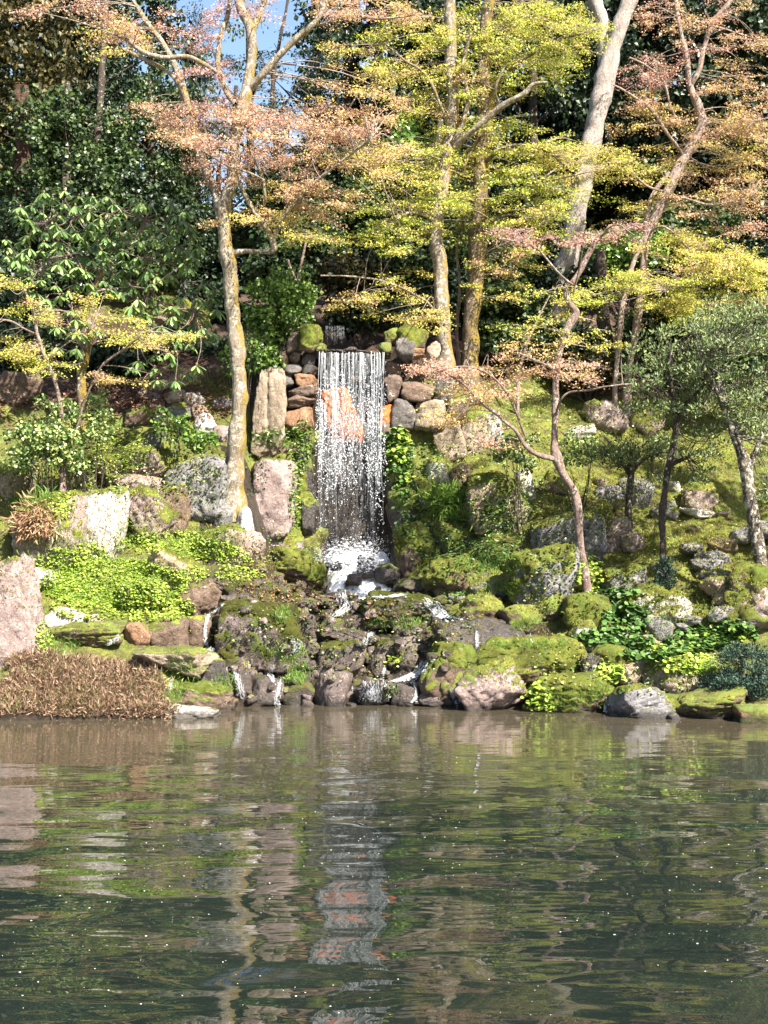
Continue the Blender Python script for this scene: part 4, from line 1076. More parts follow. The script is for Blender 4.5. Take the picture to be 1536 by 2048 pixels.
def maple(label, Y, limbs, regions, bark, seed, group=None, leaf=0.042, cat='maple tree', lmat='maple', per=24, twig=4, yspread=1.3, name='maple_tree', lrad=(0.28, 0.62)):
    """limbs: list of polylines (first is the trunk); regions: (cx, cy, rx, ry, plates, hue)"""
    r = np.random.default_rng(seed)
    base = W(limbs[0][0][0], limbs[0][0][1], Y)
    t = thing(name, label, cat, base, group)
    nodes, nrad = [], []
    for li, pts in enumerate(limbs):
        P, rd = limb_points(pts, Y, seed + li)
        T = Tubes()
        rd = rd * (0.72 if li and pts[0][2] < 24 else 0.86)
        if pts[0][1] > 590 and (li == 0 or (pts[0][1] > 750 and P[0][2] - float(gz(P[0][0], P[0][1])) < 1.0)):
            g = float(gz(P[0][0], P[0][1])); dn = max(0.4, P[0][2] - g + 0.35)
            P = np.vstack([P[0] - np.array([0.0, 0.0, dn]), P]); rd = np.concatenate([[rd[0] * 1.4], rd])
        if li == 0:
            rd = rd.copy(); rd[1] *= 1.3; rd[2] *= 1.12
        T.add(P, rd, 14 if rd.max() > 0.05 else 7, seed=seed + li, knob=0.24)
        link('trunk' if li == 0 else 'branch', T.mesh('limb', M[bark], base), parent=t)
        nodes.append(P); nrad.append(rd)
    N = np.vstack(nodes)
    T = Tubes(); L = Leaves()
    for (cx, cy, rx, ry, cnt, hue) in regions:
        for k in range(int(cnt * 1.35 + .5)):
            a = r.uniform(0, 2 * np.pi); q = math.sqrt(r.random())
            c = W(cx + rx * q * math.cos(a), cy + ry * q * math.sin(a), Y + r.normal(0, yspread * 0.6))
            Rp = r.uniform(*lrad)
            dd = np.linalg.norm((N - c) * np.array([1, 1, 1.5]), axis=1) + np.maximum(0, N[:, 2] - c[2] - 0.2) * 1.2
            jn = N[int(np.argmin(dd))]
            out = c - jn; out[2] *= 0.3
            out = out / max(np.linalg.norm(out), 0.05)
            out = unit(out + r.normal(0, 0.25, 3) * np.array([1, 1, 0.2]))
            o = c - out * Rp * 0.8
            mid = (jn + o) / 2 + r.normal(0, 0.08, 3) + np.array([0, 0, 0.06 * np.linalg.norm(o - jn)])
            br = spline([jn, mid, o], 5)
            T.add(br, np.linspace(0.006 + 0.004 * np.linalg.norm(o - jn), 0.004, len(br)), 4)
            hz = float(np.clip(hue + r.normal(0, 0.10), 0, 1))
            for w_ in range(int(r.integers(6, 9))):
                th = r.uniform(-1.25, 1.25); ln = Rp * r.uniform(0.8, 1.7) * (1 - 0.25 * abs(th))
                d = np.array([out[0] * math.cos(th) - out[1] * math.sin(th), out[0] * math.sin(th) + out[1] * math.cos(th), out[2] * 0.6 + r.normal(0, 0.14)])
                d = unit(d)
                s = np.linspace(0, 1, 5)[:, None]
                tw = o + d * ln * s + np.array([0, 0, -0.10]) * ln * s ** 2 + r.normal(0, 0.012, (5, 3)) * s
                if w_ < twig: T.add(tw, np.linspace(0.0055, 0.003, 5), 3)
                m = int(per * 1.3 * ln / 0.6) + 4
                q2 = r.random(m) ** 0.75
                lp = o + d * ln * q2[:, None] + np.array([0, 0, -0.10]) * ln * (q2 ** 2)[:, None] + r.normal(0, 1, (m, 3)) * np.array([0.07, 0.07, 0.03])
                L.add(*STAR, lp, r.normal(0, 1, (m, 3)) * np.array([1, 1, 0.35]) + np.array([0, 0, -0.25]), r.normal(0, 0.55, (m, 3)) + np.array([0, -0.5, 1.0]), leaf * 0.92 * r.uniform(0.45, 1.5, m), hz)
    if T.n: link('twigs', T.mesh('twigs', M['twig' if lmat == 'maple' else bark], base), parent=t, kind='stuff')
    if L.n: link('crown', L.mesh('crown', M[lmat], base), parent=t, kind='stuff')
    return t

MG = 'slender maples in spring leaf on the bank'
maple('moss streaked maple with leaning trunk and orange pink leaves left of the waterfall', 29.5,
  [[(470,992,44),(470,940,40),(476,860,38),(480,780,36),(472,690,36),(462,600,33),(456,520,34),(448,450,32),(444,405,38)],
   [(446,420,28),(425,370,24,.2),(398,310,22,.3),(380,255,20,.4),(368,190,18,.5),(350,130,16,.5),(325,85,13,.6),(285,35,11,.7),(250,-20,9,.8)],
   [(448,415,28),(466,350,24,-.1),(470,290,24,-.1),(480,240,26,-.1),(492,180,26,-.1),(502,110,24,0),(500,60,22,0),(478,10,20,.1),(470,-30,18,.1)],
   [(498,80,18),(515,40,16,.2),(530,0,15,.3),(540,-40,13,.3)],
   [(490,190,20),(520,155,20,-.2),(550,120,19,-.3),(590,80,18,-.4),(630,45,17,-.5),(650,10,15,-.5),(660,-40,14,-.5)],
   [(470,210,16),(450,180,16,.2),(436,130,14,.3),(440,80,13,.3),(455,30,12,.4),(462,-20,11,.4)],
   [(445,155,12),(410,130,12,-.2),(375,113,12,-.4),(330,115,13,-.5),(290,105,12,-.6),(255,80,10,-.7),(235,70,8,-.8)],
   [(372,210,13),(355,165,12,-.2),(330,140,12,-.3),(290,120,11,-.5),(238,96,8,-.8)],
   [(462,507,22),(490,503,14,-.1),(520,505,14,-.1),(545,500,18,-.2),(540,475,16,-.2),(520,440,15,-.3),(505,415,12,-.3),(485,380,10,-.4),(475,345,7,-.5)],
   [(545,495,15),(552,465,13,-.2),(572,430,12,-.3),(600,395,11,-.4),(635,360,9,-.6),(680,325,7,-.8),(740,280,5,-1)],
   [(515,435,8),(530,400,8,-.5),(522,350,7,-.6),(500,300,6,-.7)],
   [(640,50,8),(700,32,7,-.6),(760,38,6,-.9),(830,30,5,-1.2)],
   [(400,300,8),(420,310,6,-.6),(450,330,5,-.9),(495,345,5,-1.1),(530,360,4,-1.2)]],
  [(520,260,170,42,27,.70),(440,230,110,40,12,.76),(640,250,140,45,21,.66),(740,190,110,60,12,.50),(560,330,120,40,12,.66),(370,240,70,45,10,.72),(300,225,45,25,4,.72),
   (640,400,90,30,10,.58),(600,430,100,25,8,.45),(480,440,70,22,4,.5),(640,470,60,16,5,.32),(760,310,80,45,10,.45),(620,370,70,20,6,.62),
   (770,25,90,30,10,.62),(240,75,80,35,6,.45),(330,60,110,45,12,.85),(120,15,110,25,7,.78),(210,55,60,22,4,.32),(480,30,90,35,7,.85),(700,20,60,25,5,.75),(420,330,60,40,6,.78),(400,160,70,40,5,.85)],
  'bark_lichen', 41, leaf=0.040, per=20)

maple('left one of the twin tall maples with yellow green leaves right of the waterfall', 32.3,
  [[(893,725,36),(888,660,32),(884,600,32),(880,540,32),(872,480,30),(876,420,30),(886,360,29),(895,300,30),(902,250,30),(905,190,28),(902,120,27),(900,50,26),(898,-30,24)],
   [(905,300,18),(930,275,16,-.3),(960,250,15,-.5),(1000,215,15,-.7),(1045,190,15,-.9),(1065,170,11,-1),(1095,165,8,-1.1)],
   [(878,450,13),(850,430,9,-.3),(820,425,8,-.5),(790,440,6,-.8)],
   [(900,260,10),(880,210,9,-.4),(850,150,8,-.6),(810,120,6,-.9),(770,90,4,-1)],
   [(886,640,9),(850,600,7,-.4),(790,570,6,-.8),(720,555,5,-1.2),(640,552,4,-1.5)],
   [(895,290,14),(915,270,13,-.2),(935,200,11,-.3),(925,130,9,-.3),(945,60,8,-.4)],
   [(1000,215,9),(990,180,7,-.8),(1010,130,5,-.9)]],
  [(860,180,120,60,16,.30),(760,120,80,50,9,.28),(830,60,110,40,12,.22),(800,330,110,50,15,.22),(780,450,90,40,12,.10),(760,480,70,30,8,.06),(700,310,90,40,8,.40),
   (850,380,90,50,12,.2),(740,620,100,30,9,.42),(810,575,90,30,8,.28),(860,640,60,25,5,.3),(900,230,90,60,10,.2),(690,100,50,40,4,.42)],
  'bark_lichen', 42, leaf=0.042, per=20)
maple('right one of the twin tall maples with thick mossy orange brown trunk', 33.0,
  [[(938,745,40),(940,690,36),(944,620,36),(952,540,38),(956,470,40),(958,400,36),(962,330,36),(966,260,38),(972,200,36),(966,130,30),(970,60,28),(985,-30,26)],
   [(965,330,14),(1000,300,11,-.4),(1040,290,9,-.6),(1090,300,7,-.8),(1130,330,5,-1)],
   [(968,200,14),(1010,150,11,-.4),(1060,110,9,-.6),(1120,80,7,-.8),(1190,60,5,-1)],
   [(956,470,11),(990,440,9,-.4),(1030,430,8,-.5),(1090,440,5,-.8)],
   [(966,250,10),(930,330,8,-.5),(920,340,8,-.6),(880,330,5,-.8)],
   [(958,400,10),(1000,395,8,-.4),(1060,370,7,-.7),(1150,350,5,-1)]],
  [(1080,75,150,60,38,.14),(960,60,120,60,20,.18),(1000,150,130,50,20,.16),(1120,40,90,40,14,.2),(1000,300,130,60,26,.14),(1100,330,90,50,16,.22),(1010,400,120,50,22,.12),(900,320,90,50,12,.14),(960,460,110,30,12,.16),
   (1060,470,80,35,12,.14),(1180,330,90,40,12,.22),(1120,400,80,40,12,.15),(880,420,80,45,10,.12),(1040,540,80,25,7,.3),(1000,580,70,20,4,.25)],
  'bark_moss', 43, leaf=0.042, per=21)

maple('tall pale barked tree with forked top behind the maples', 37.0,
  [[(1105,700,52),(1118,610,50),(1130,540,48),(1145,470,46),(1158,400,46),(1168,350,46),(1180,300,45),(1192,240,44),(1203,185,46),(1222,110,38),(1240,50,36),(1262,0,38),(1285,-60,34)],
   [(1203,190,30),(1208,140,34,.2),(1206,90,34,.3),(1200,40,33,.3),(1185,-10,32,.3),(1170,-60,30,.3)],
   [(1180,300,8),(1140,320,6,-.5),(1080,360,4,-.9)]],
  [(1100,-60,100,30,4,.2)], 'bark_pale', 44, cat='tree', name='pale_tree')

maple('pinkish twin stemmed maple with copper leaves at the upper right', 34.0,
  [[(1255,778,17),(1262,720,17),(1272,660,18),(1280,600,18),(1286,540,17),(1292,480,20),(1312,430,22),(1335,385,24),(1360,330,24),(1385,290,24),(1405,250,24),(1398,215,20),(1380,170,14),(1372,110,12),(1358,50,11),(1350,-20,10)],
   [(1230,778,13),(1234,720,14),(1240,660,16),(1248,600,16),(1262,540,14),(1290,470,16),(1296,420,14),(1312,380,14),(1340,345,13)],
   [(1382,170,12),(1398,140,14,-.1),(1410,90,13,-.1),(1425,45,13,-.1),(1455,10,12,-.2),(1480,-30,10,-.2)],
   [(1365,320,10),(1358,300,9,-.2),(1330,260,9,-.4),(1300,215,8,-.6),(1262,190,6,-.8),(1225,170,4,-1)],
   [(1355,245,8),(1340,215,7,-.3),(1325,160,6,-.5),(1290,130,5,-.7),(1258,115,4,-.9)],
   [(1402,255,9),(1440,240,6,-.3),(1490,245,5,-.6),(1560,230,4,-.8)],
   [(1325,400,8),(1360,395,6,-.4),(1420,410,5,-.6),(1500,395,4,-.8)],
   [(1296,465,7),(1330,455,6,-.5),(1380,500,5,-.7),(1420,530,4,-.8)],
   [(1330,385,7),(1290,370,6,-.5),(1250,330,5,-.8),(1215,320,4,-1)]],
  [(1460,60,100,55,16,.66),(1320,30,80,40,8,.68),(1480,180,90,55,16,.62),(1300,150,80,50,11,.85),(1290,200,60,25,6,.5),(1440,250,110,30,16,.62),(1490,290,80,30,12,.42),(1300,240,90,30,8,.5),
   (1260,330,90,40,12,.3),(1420,370,110,35,17,.58),(1500,330,70,30,9,.5),(1330,340,80,25,7,.4),(1280,420,80,30,8,.2),(1450,420,90,20,8,.66),(1490,460,60,15,4,.78),(1400,480,100,30,12,.26),(1350,500,80,25,8,.42)],
  'bark_rose', 45, leaf=0.038, per=17)
maple('maple behind the grey green tree spreading golden yellow tiers over the right slope', 33.0,
  [[(1600,760,18),(1590,680,17),(1570,610,16),(1545,560,15),(1510,530,12)],
   [(1545,560,10),(1480,560,8,-.3),(1400,560,6,-.6),(1330,580,4,-.8)],
   [(1560,590,9),(1500,600,7,-.4),(1420,610,5,-.6)]],
  [(1440,530,110,35,26,.24),(1330,560,90,25,12,.18),(1490,590,80,35,20,.28),(1300,600,90,25,11,.16),(1400,620,80,25,12,.24),(1240,560,70,20,6,.12),(1170,600,60,18,5,.14),(1420,490,80,18,6,.32)],
  'bark_pink', 46, leaf=0.042, per=24)

maple('crooked slender maple with S bent trunk in front of the right slope', 27.4,
  [[(1178,1196,22),(1170,1150,21),(1162,1110,19),(1160,1060,19),(1156,1010,21),(1142,975,20),(1125,945,20),(1112,915,22),(1108,870,16),(1110,800,16),(1114,730,16),(1124,680,17),(1140,648,18),(1152,628,18),(1142,612,16),(1132,592,14),(1140,572,14),(1158,545,13),(1175,510,12),(1198,475,9),(1218,462,5)],
   [(1110,918,16),(1085,912,14,-.1),(1062,902,14,-.2),(1045,885,12,-.2),(1030,862,10,-.3),(1010,845,9,-.3),(988,822,9,-.4),(960,800,8,-.5),(925,770,6,-.6),(890,745,5,-.8)],
   [(1020,855,6),(1000,860,6,-.5),(975,880,5,-.6),(940,905,4,-.8),(925,915,3,-.8)],
   [(1052,870,7),(1030,815,6,-.2),(1000,770,6,-.4),(965,740,5,-.6),(910,735,4,-.9),(860,750,3,-1)],
   [(1150,575,7),(1120,550,6,-.3),(1085,510,6,-.4),(1060,490,5,-.6),(1010,480,4,-.8)],
   [(1144,590,6),(1158,540,6,-.2),(1165,500,5,-.4)],
   [(1112,830,7),(1122,800,6,-.3),(1140,785,6,-.4),(1180,780,5,-.6),(1215,772,5,-.8),(1265,768,4,-.9)],
   [(1112,740,6),(1080,725,5,-.3),(1040,705,4,-.5)],
   [(1195,480,5),(1230,450,4,-.3),(1270,470,3,-.5)]],
  [(880,745,70,22,10,.80),(960,775,90,32,15,.62),(1000,740,80,25,7,.7),(920,820,80,25,6,.5),(985,890,40,12,3,.65),(1040,470,80,22,7,.85),(1180,480,90,22,6,.9),(1260,470,60,25,4,.9),
   (1060,700,70,22,5,.5),(1180,740,80,25,9,.62),(1170,680,70,20,5,.3),(1120,590,70,20,5,.16),(1060,640,80,18,5,.22),(900,850,50,14,3,.5),(1010,530,60,20,3,.6)],
  'bark_pink', 47, leaf=0.038, per=17, yspread=0.9, lrad=(0.2, 0.42))

maple('low spreading maple with flat yellow tiers at the left', 28.3,
  [[(128,905,12),(126,860,11),(120,810,11),(108,765,10),(92,720,9),(76,670,8),(70,630,7),(50,580,5)],
   [(76,670,6),(50,655,6,-.2),(20,640,6,-.3),(-20,638,5,-.4)],
   [(150,870,6),(165,810,6,-.1),(185,765,6,-.2),(205,730,6,-.2),(245,700,5,-.3),(290,665,3,-.5)],
   [(205,730,3),(250,735,3,-.3),(300,750,3,-.4)],
   [(95,720,5),(130,690,4,-.2),(180,660,3,-.4)]],
  [(50,700,70,18,7,.26),(60,620,70,20,6,.3),(20,560,45,16,4,.26),(130,640,80,18,7,.32),(230,670,80,12,6,.30),(340,680,80,14,9,.33),(60,720,60,14,5,.2),(100,730,50,12,4,.2),(200,600,60,14,3,.34),(235,760,60,14,5,.5),(280,640,60,10,3,.3),(10,690,60,14,4,.22)],
  'bark_pink', 48, leaf=0.036, per=19, yspread=0.7, lrad=(0.2, 0.45))

# ------------------------------------------------------------------ crowns made of leafy clumps
def clump_leaves(L, c, rad, n, r, tmpl, size, flat=0.7, up=0.5):
    d = unit(r.normal(size=(n, 3)))
    q = r.random(n) ** 0.45
    p = c + d * q[:, None] * rad * np.array([1, 1, flat])
    w = unit(d * 0.8 + np.array([0, 0, up]) + r.normal(0, 0.45, (n, 3)))
    u = np.cross(w, r.normal(size=(n, 3))) + d * 0.5
    L.add(*tmpl, p, u, w, size * r.uniform(0.6, 1.3, n))
def crown_mesh(name, seed, rx, ry, rz, n_cl, per, crad, size, mat, tmpl=DIAMOND, flat=0.6, hollow=0.5, conic=0.0):
    r = np.random.default_rng(seed); L = Leaves()
    for k in range(n_cl):
        d = unit(r.normal(size=3)); q = hollow + (1 - hollow) * r.random() ** 0.7
        q *= 1 + 0.22 * float(fbm(d * 1.8 + seed, 2))
        c = d * q * np.array([rx, ry, rz])
        if conic: c[:2] *= 1 - conic * (c[2] / rz * 0.5 + 0.5)
        clump_leaves(L, c, crad * r.uniform(0.6, 1.3), per, r, tmpl, size, flat)
    return L.mesh(name, mat)
CROWN = {}
for k in range(3):
    CROWN['wide%d' % k] = crown_mesh('wide_crown', 60 + k, 2.9, 2.6, 4.2, 150, 120, 0.62, 0.15, M['ever_dark'])
CROWN['cone'] = crown_mesh('cone_crown', 70, 2.0, 2.0, 5.2, 150, 110, 0.55, 0.14, M['ever_dark'], SLIM, 0.45, 0.3, 0.75)
CROWN['sparse'] = crown_mesh('sparse_crown', 73, 3.0, 2.4, 3.6, 50, 38, 0.6, 0.11, M['ever_dark'], DIAMOND, 0.5, 0.35)
CROWN['loose'] = crown_mesh('loose_crown', 71, 3.2, 2.6, 3.6, 75, 90, 0.62, 0.12, M['ever_mid'], DIAMOND, 0.5, 0.35)
def trunk_mesh(h, rad, seed, lean=0.1):
    T = Tubes(); z = np.linspace(0, 1, 14)
    T.add(np.stack([lean * z * h * 0.3 + 0.08 * np.sin(z * 5 + seed), 0.05 * np.cos(z * 4 + seed), z * h - 0.4], -1), rad * (1 - 0.6 * z), 10, seed=seed, knob=0.15)
    rq = np.random.default_rng(seed)
    for k in range(9):
        z0 = h * rq.uniform(0.3, 0.9); a = rq.uniform(0, 6.28); l = rq.uniform(1.0, 2.2)
        s = np.linspace(0, 1, 5)
        T.add(np.stack([lean * z0 * .3 + math.cos(a) * l * s, math.sin(a) * l * s, z0 - 0.4 + 0.6 * l * s], -1), rad * 0.3 * (1 - 0.8 * s), 6)
    return T.mesh('trunk', M['bark_dark'])
TR = [trunk_mesh(9, 0.2, k) for k in range(3)]
def evergreen(px, Y, crown, label, mat='ever_dark', s=1.0, sz=1.0, lift=0.0, rot=0.0, group='evergreen trees of the wood behind the bank', name='evergreen_tree', cat='tree', x=None, tr=True):
    xx = (px - HX) / F * Y if x is None else x
    g = float(gz(xx, Y))
    t = thing(name, label, cat, (xx, Y, g), group); t.rotation_euler = (0, 0, rot)
    c = link('crown', CROWN[crown], parent=t, loc=(0, 0, lift + 5.0 * sz), kind='stuff'); c.scale = (s, s, sz)
    c.material_slots[0].link = 'OBJECT'; c.material_slots[0].material = M[mat]
    if tr:
        k = link('trunk', TR[int(px) % 3], parent=t); k.scale = (1, 1, sz)
    return t
E = [
 (-260,42,'wide0','dark evergreen past the left edge of the wood','ever_dark',1.1,1.2,0,0),
 (-60,42,'wide1','olive tinted evergreen at the upper left corner','ever_olive',1.05,1.25,.6,1),
 (60,46,'wide2','dark evergreen behind the broken reddish snag','ever_dark',1.1,1.15,0,2),
 (175,44,'cone','cone shaped dark evergreen above the rhododendron','ever_dark',1.2,1.15,0,.5),
 (225,48,'wide0','tall dense evergreen left of the leaning maple crown','ever_dark',.85,1.25,.4,2.5),
 (120,40,'wide1','glossy green evergreen standing low behind the rhododendron','ever_mid',.75,.7,-.6,.3),
 (300,42,'wide2','mid green evergreen just left of the maple fork','ever_mid',.62,.72,-.6,1.8),
 (455,55,'sparse','thin crowned tree letting blue sky through behind the maple','ever_dark',1.0,1.0,.5,0),
 (560,43,'wide0','low dense evergreen above the upper hollow','ever_mid',.75,.5,-1.2,1.2),
 (770,47,'wide1','dark evergreen right of the sky gap','ever_dark',.62,.85,-.3,2.1),
 (640,60,'sparse','distant loose tree in the sky gap','ever_mid',.8,.7,0,1),
 (780,44,'wide2','dark evergreen behind the left twin maple','ever_dark',.9,1.25,0,.7),
 (870,48,'cone','cone shaped evergreen between the twin maples','ever_dark',1.3,1.25,0,0),
 (960,46,'wide0','tall dark evergreen behind the right twin maple','ever_dark',1.05,1.3,.2,3),
 (860,39.5,'wide1','sunlit green tree behind the twin maple trunks','ever_mid',.72,.6,-1.3,.4),
 (1060,42,'wide2','dark evergreen left of the pale forked tree','ever_dark',.9,1.2,0,1.1),
 (1150,48,'wide1','tall black green evergreen behind the pale forked tree','ever_dark',1.1,1.3,.2,2),
 (1270,45,'wide0','dense dark evergreen right of the pale forked tree','ever_dark',.95,1.3,0,4),
 (1370,42,'wide1','deeply shaded evergreen behind the copper maple','ever_dark',1.0,1.2,.0,5),
 (1480,46,'wide2','dark evergreen at the upper right behind copper leaves','ever_dark',1.15,1.3,.2,.2),
 (1600,42,'wide0','dark evergreen at the right edge of the wood','ever_dark',1.1,1.25,0,1.4),
 (1780,44,'wide1','dark evergreen past the right edge of the wood','ever_dark',1.1,1.2,0,1.4),
 (-420,46,'wide2','dark evergreen far past the left edge','ever_dark',1.2,1.2,0,0),
 (1950,42,'wide0','dark evergreen far past the right edge','ever_dark',1.2,1.2,0,0),
]
E += [(668,50,'cone','cone shaped evergreen at the right side of the sky gap','ever_dark',.75,1.15,0,1.0),(392,52,'cone','cone shaped evergreen at the left side of the sky gap','ever_dark',.6,1.1,0,2.0),(500,50,'sparse','small sparse tree crossing the left half of the sky gap','ever_mid',.8,1.15,.2,1.7),(640,48,'sparse','small sparse tree crossing the right half of the sky gap','ever_mid',.7,1.2,.2,2.9),
 (2010,26.0,'sparse','loose evergreen on the right shore outside the picture','ever_mid',.9,1.55,.6,.4),
 (2300,24.5,'sparse','second loose evergreen on the right shore outside the picture','ever_mid',1.0,1.6,.8,2.4),
 (1240,52,'wide1','far dark evergreen seen under the copper maple','ever_dark',1.2,.9,-1.6,3.3),(1420,53,'wide2','far dark evergreen filling the gap at the right of the wood','ever_dark',1.2,.9,-1.6,.3),(1120,54,'wide0','far dark evergreen low behind the pale tree','ever_dark',1.2,.8,-1.8,.3),
 (60,53,'wide1','far dark evergreen low at the left of the wood','ever_dark',1.2,.8,-1.6,.3),(260,54,'wide2','far dark evergreen low behind the rhododendron','ever_dark',1.2,.8,-1.6,2),(430,52,'wide0','far dark evergreen low behind the leaning maple','ever_dark',1.0,.6,-2.4,1),(560,53,'wide1','far dark evergreen low under the sky gap','ever_dark',1.2,.65,-2.2,1),(740,54,'wide2','far dark evergreen low behind the orange leaves','ever_dark',1.2,.8,-1.8,1),(940,55,'wide0','far dark evergreen low behind the twin maples','ever_dark',1.2,.8,-1.8,1),(1580,52,'wide0','far dark evergreen low at the right edge','ever_dark',1.2,.9,-1.6,1),(-80,52,'wide0','far dark evergreen low at the left edge','ever_dark',1.2,.9,-1.6,1)]
for (px, Y, c, lab, m, s, sz, li, ro) in E: evergreen(px, Y, c, lab, m, s, sz, li, ro)

# trunks standing in the wood
def bare_trunk(label, pts, Y, bark, seed, group=None, name='tree_trunk', cat='tree trunk'):
    P, rd = limb_points(pts, Y, seed); base = P[0].copy()
    g = float(gz(base[0], base[1]))
    if base[2] > g: P = np.vstack([[base[0], base[1], g - 0.3], P]); rd = np.concatenate([[rd[0] * 1.2], rd])
    T = Tubes(); T.add(P, rd, 12, seed=seed, knob=0.2)
    return link(name, T.mesh(name, M[bark], P[0]), loc=P[0], label=label, cat=cat, group=group)
bare_trunk('broken reddish brown snag with knobbly top at the far left', [(38,420,30),(42,340,32),(46,270,34),(40,210,32),(42,172,30)], 39.5, 'bark_red_shaded', 3)
bare_trunk('straight reddish trunk in the wood above the orange maple leaves', [(700,420,28),(702,300,30),(704,180,32),(700,80,32),(698,-40,30)], 46.5, 'bark_red_shaded', 4)
bare_trunk('dark thick trunk at the right edge of the wood', [(1516,600,40),(1518,450,42),(1514,330,40),(1520,150,36),(1524,-40,32)], 44.0, 'bark_dark', 5)
bare_trunk('dark trunk behind the pinkish twin stemmed maple', [(1216,740,26),(1212,690,26),(1208,640,24),(1205,580,22),(1200,500,20)], 36.5, 'bark_dark', 6)
bare_trunk('thin dark trunk left of the leaning maple', [(190,420,16),(188,350,15),(196,250,14),(205,120,13),(212,0,12)], 41.0, 'bark_dark', 7)
bare_trunk('mossy curved trunk carrying the rhododendron', [(165,822,20),(164,770,18),(168,720,18),(178,680,16),(176,640,14),(182,590,12),(205,540,9)], 30.9, 'bark_moss', 8)
bare_trunk('thin grey sapling above the upper fall at left', [(578,670,6),(590,600,6),(600,540,5),(612,480,4)], 33.5, 'bark_pink', 9, 'thin saplings around the upper hollow')
bare_trunk('thin leaning sapling behind the bright rounded shrub', [(622,690,7),(612,640,6),(590,560,5),(575,520,4)], 34, 'bark_pink', 10, 'thin saplings around the upper hollow')
bare_trunk('thin sapling between the twin maple trunks', [(917,720,8),(915,640,7),(920,560,6),(914,500,5),(930,420,4)], 33.5, 'bark_pink', 12, 'thin saplings around the upper hollow')
bare_trunk('slanting thin stem left of the crooked maple', [(1035,760,6),(1050,700,5),(1075,640,4),(1100,590,3)], 33, 'bark_pink', 13, 'thin saplings around the upper hollow')

maple('dark limbed thin tree against the sky gap behind the leaning maple', 40.0,
  [[(590,640,16),(585,520,15),(575,420,14),(560,330,13),(545,250,12),(548,160,10),(560,80,8),(575,0,6)],
   [(575,420,9),(610,350,8),(650,290,6),(690,230,5),(720,180,4)],[(560,330,8),(520,270,7),(480,220,6),(440,150,5),(420,80,4)],[(546,240,7),(590,180,6),(630,120,5),(660,60,4)],[(548,160,6),(520,110,5),(500,50,4)]],
  [(600,230,110,70,16,.5),(480,180,80,70,10,.5),(640,120,60,60,9,.5),(560,90,60,60,6,.5),(560,340,90,50,12,.5),(410,240,40,60,6,.5)], 'bark_dark', 49, lmat='ever_dark', leaf=0.07, cat='tree', name='thin_tree', per=9)

# ------------------------------------------------------------------ shrubs
def shrub(label, px, py, rx, ry, Y, mat, n_cl, per, size, crad, seed, tmpl=DIAMOND, name='shrub', cat='shrub', group=None, depth=0.7, stems=5, flat=0.7, hollow=0.25):
    c = W(px, py, Y); ax, az = rx / F * Y, ry / F * Y
    base = np.array([c[0], c[1], float(gz(c[0], c[1]))])
    if base[2] > c[2]: base[2] = c[2] - az
    t = thing(name, label, cat, base, group)
    r = np.random.default_rng(seed); L = Leaves(); T = Tubes()
    for k in range(n_cl):
        d = unit(r.normal(size=3)); q = hollow + (1 - hollow) * r.random() ** 0.6
        q *= 1 + 0.2 * float(fbm(d * 2 + seed, 2))
        p = c + d * q * np.array([ax, ax * depth, az])
        clump_leaves(L, p, crad * r.uniform(0.6, 1.25), per, r, tmpl, size, flat)
        if k % 4 == 0:
            T.add(spline([base + r.normal(0, .05, 3) * np.array([1, 1, 0]), (base + p) / 2 + r.normal(0, .08, 3), p], 4), np.linspace(0.014, 0.004, 9), 4)
    link('foliage', L.mesh('foliage', M[mat], base), parent=t, kind='stuff')
    if T.n: link('stems', T.mesh('stems', M['bark_dark'], base), parent=t, kind='stuff')
    return t
shrub('light tipped leafy shrub on the left bank beside the yellow maple', 105, 880, 85, 85, 28.2, 'tipped', 85, 60, 0.065, 0.20, 201)
shrub('small leafy offshoot right of the light tipped shrub', 185, 840, 45, 55, 28.6, 'tipped', 26, 50, 0.06, 0.17, 202)
shrub('bright green rounded shrub just left of the waterfall top', 560, 625, 72, 82, 31.8, 'bright', 75, 62, 0.085, 0.26, 203)
shrub('glossy low shrub behind the leaning maple trunk', 500, 715, 65, 42, 31.0, 'bright', 26, 50, 0.08, 0.22, 204)
shrub('dark low plant growing between the stacked stones', 345, 850, 45, 32, 29.9, 'bright', 14, 40, 0.075, 0.16, 205)
shrub('low green plant beside the maple trunk below the stack', 408, 882, 35, 24, 29.6, 'bright', 11, 40, 0.075, 0.15, 206)
shrub('dark glossy bush behind the pinkish twin stems', 1335, 660, 95, 80, 36.0, 'ever_mid', 70, 70, 0.12, 0.34, 207)
shrub('sunlit bush at the right behind the grey green tree', 1470, 650, 90, 60, 35.0, 'ever_mid', 50, 60, 0.10, 0.32, 208)
shrub('leafy shrub under the pink maple twigs on the right slope', 1035, 905, 60, 34, 29.4, 'greygreen', 22, 46, 0.07, 0.17, 209)
shrub('light leafy plant right of the crooked maple', 1160, 900, 55, 40, 29.8, 'tipped', 18, 40, 0.07, 0.16, 210)
G7 = 'undergrowth at the edge of the wood'
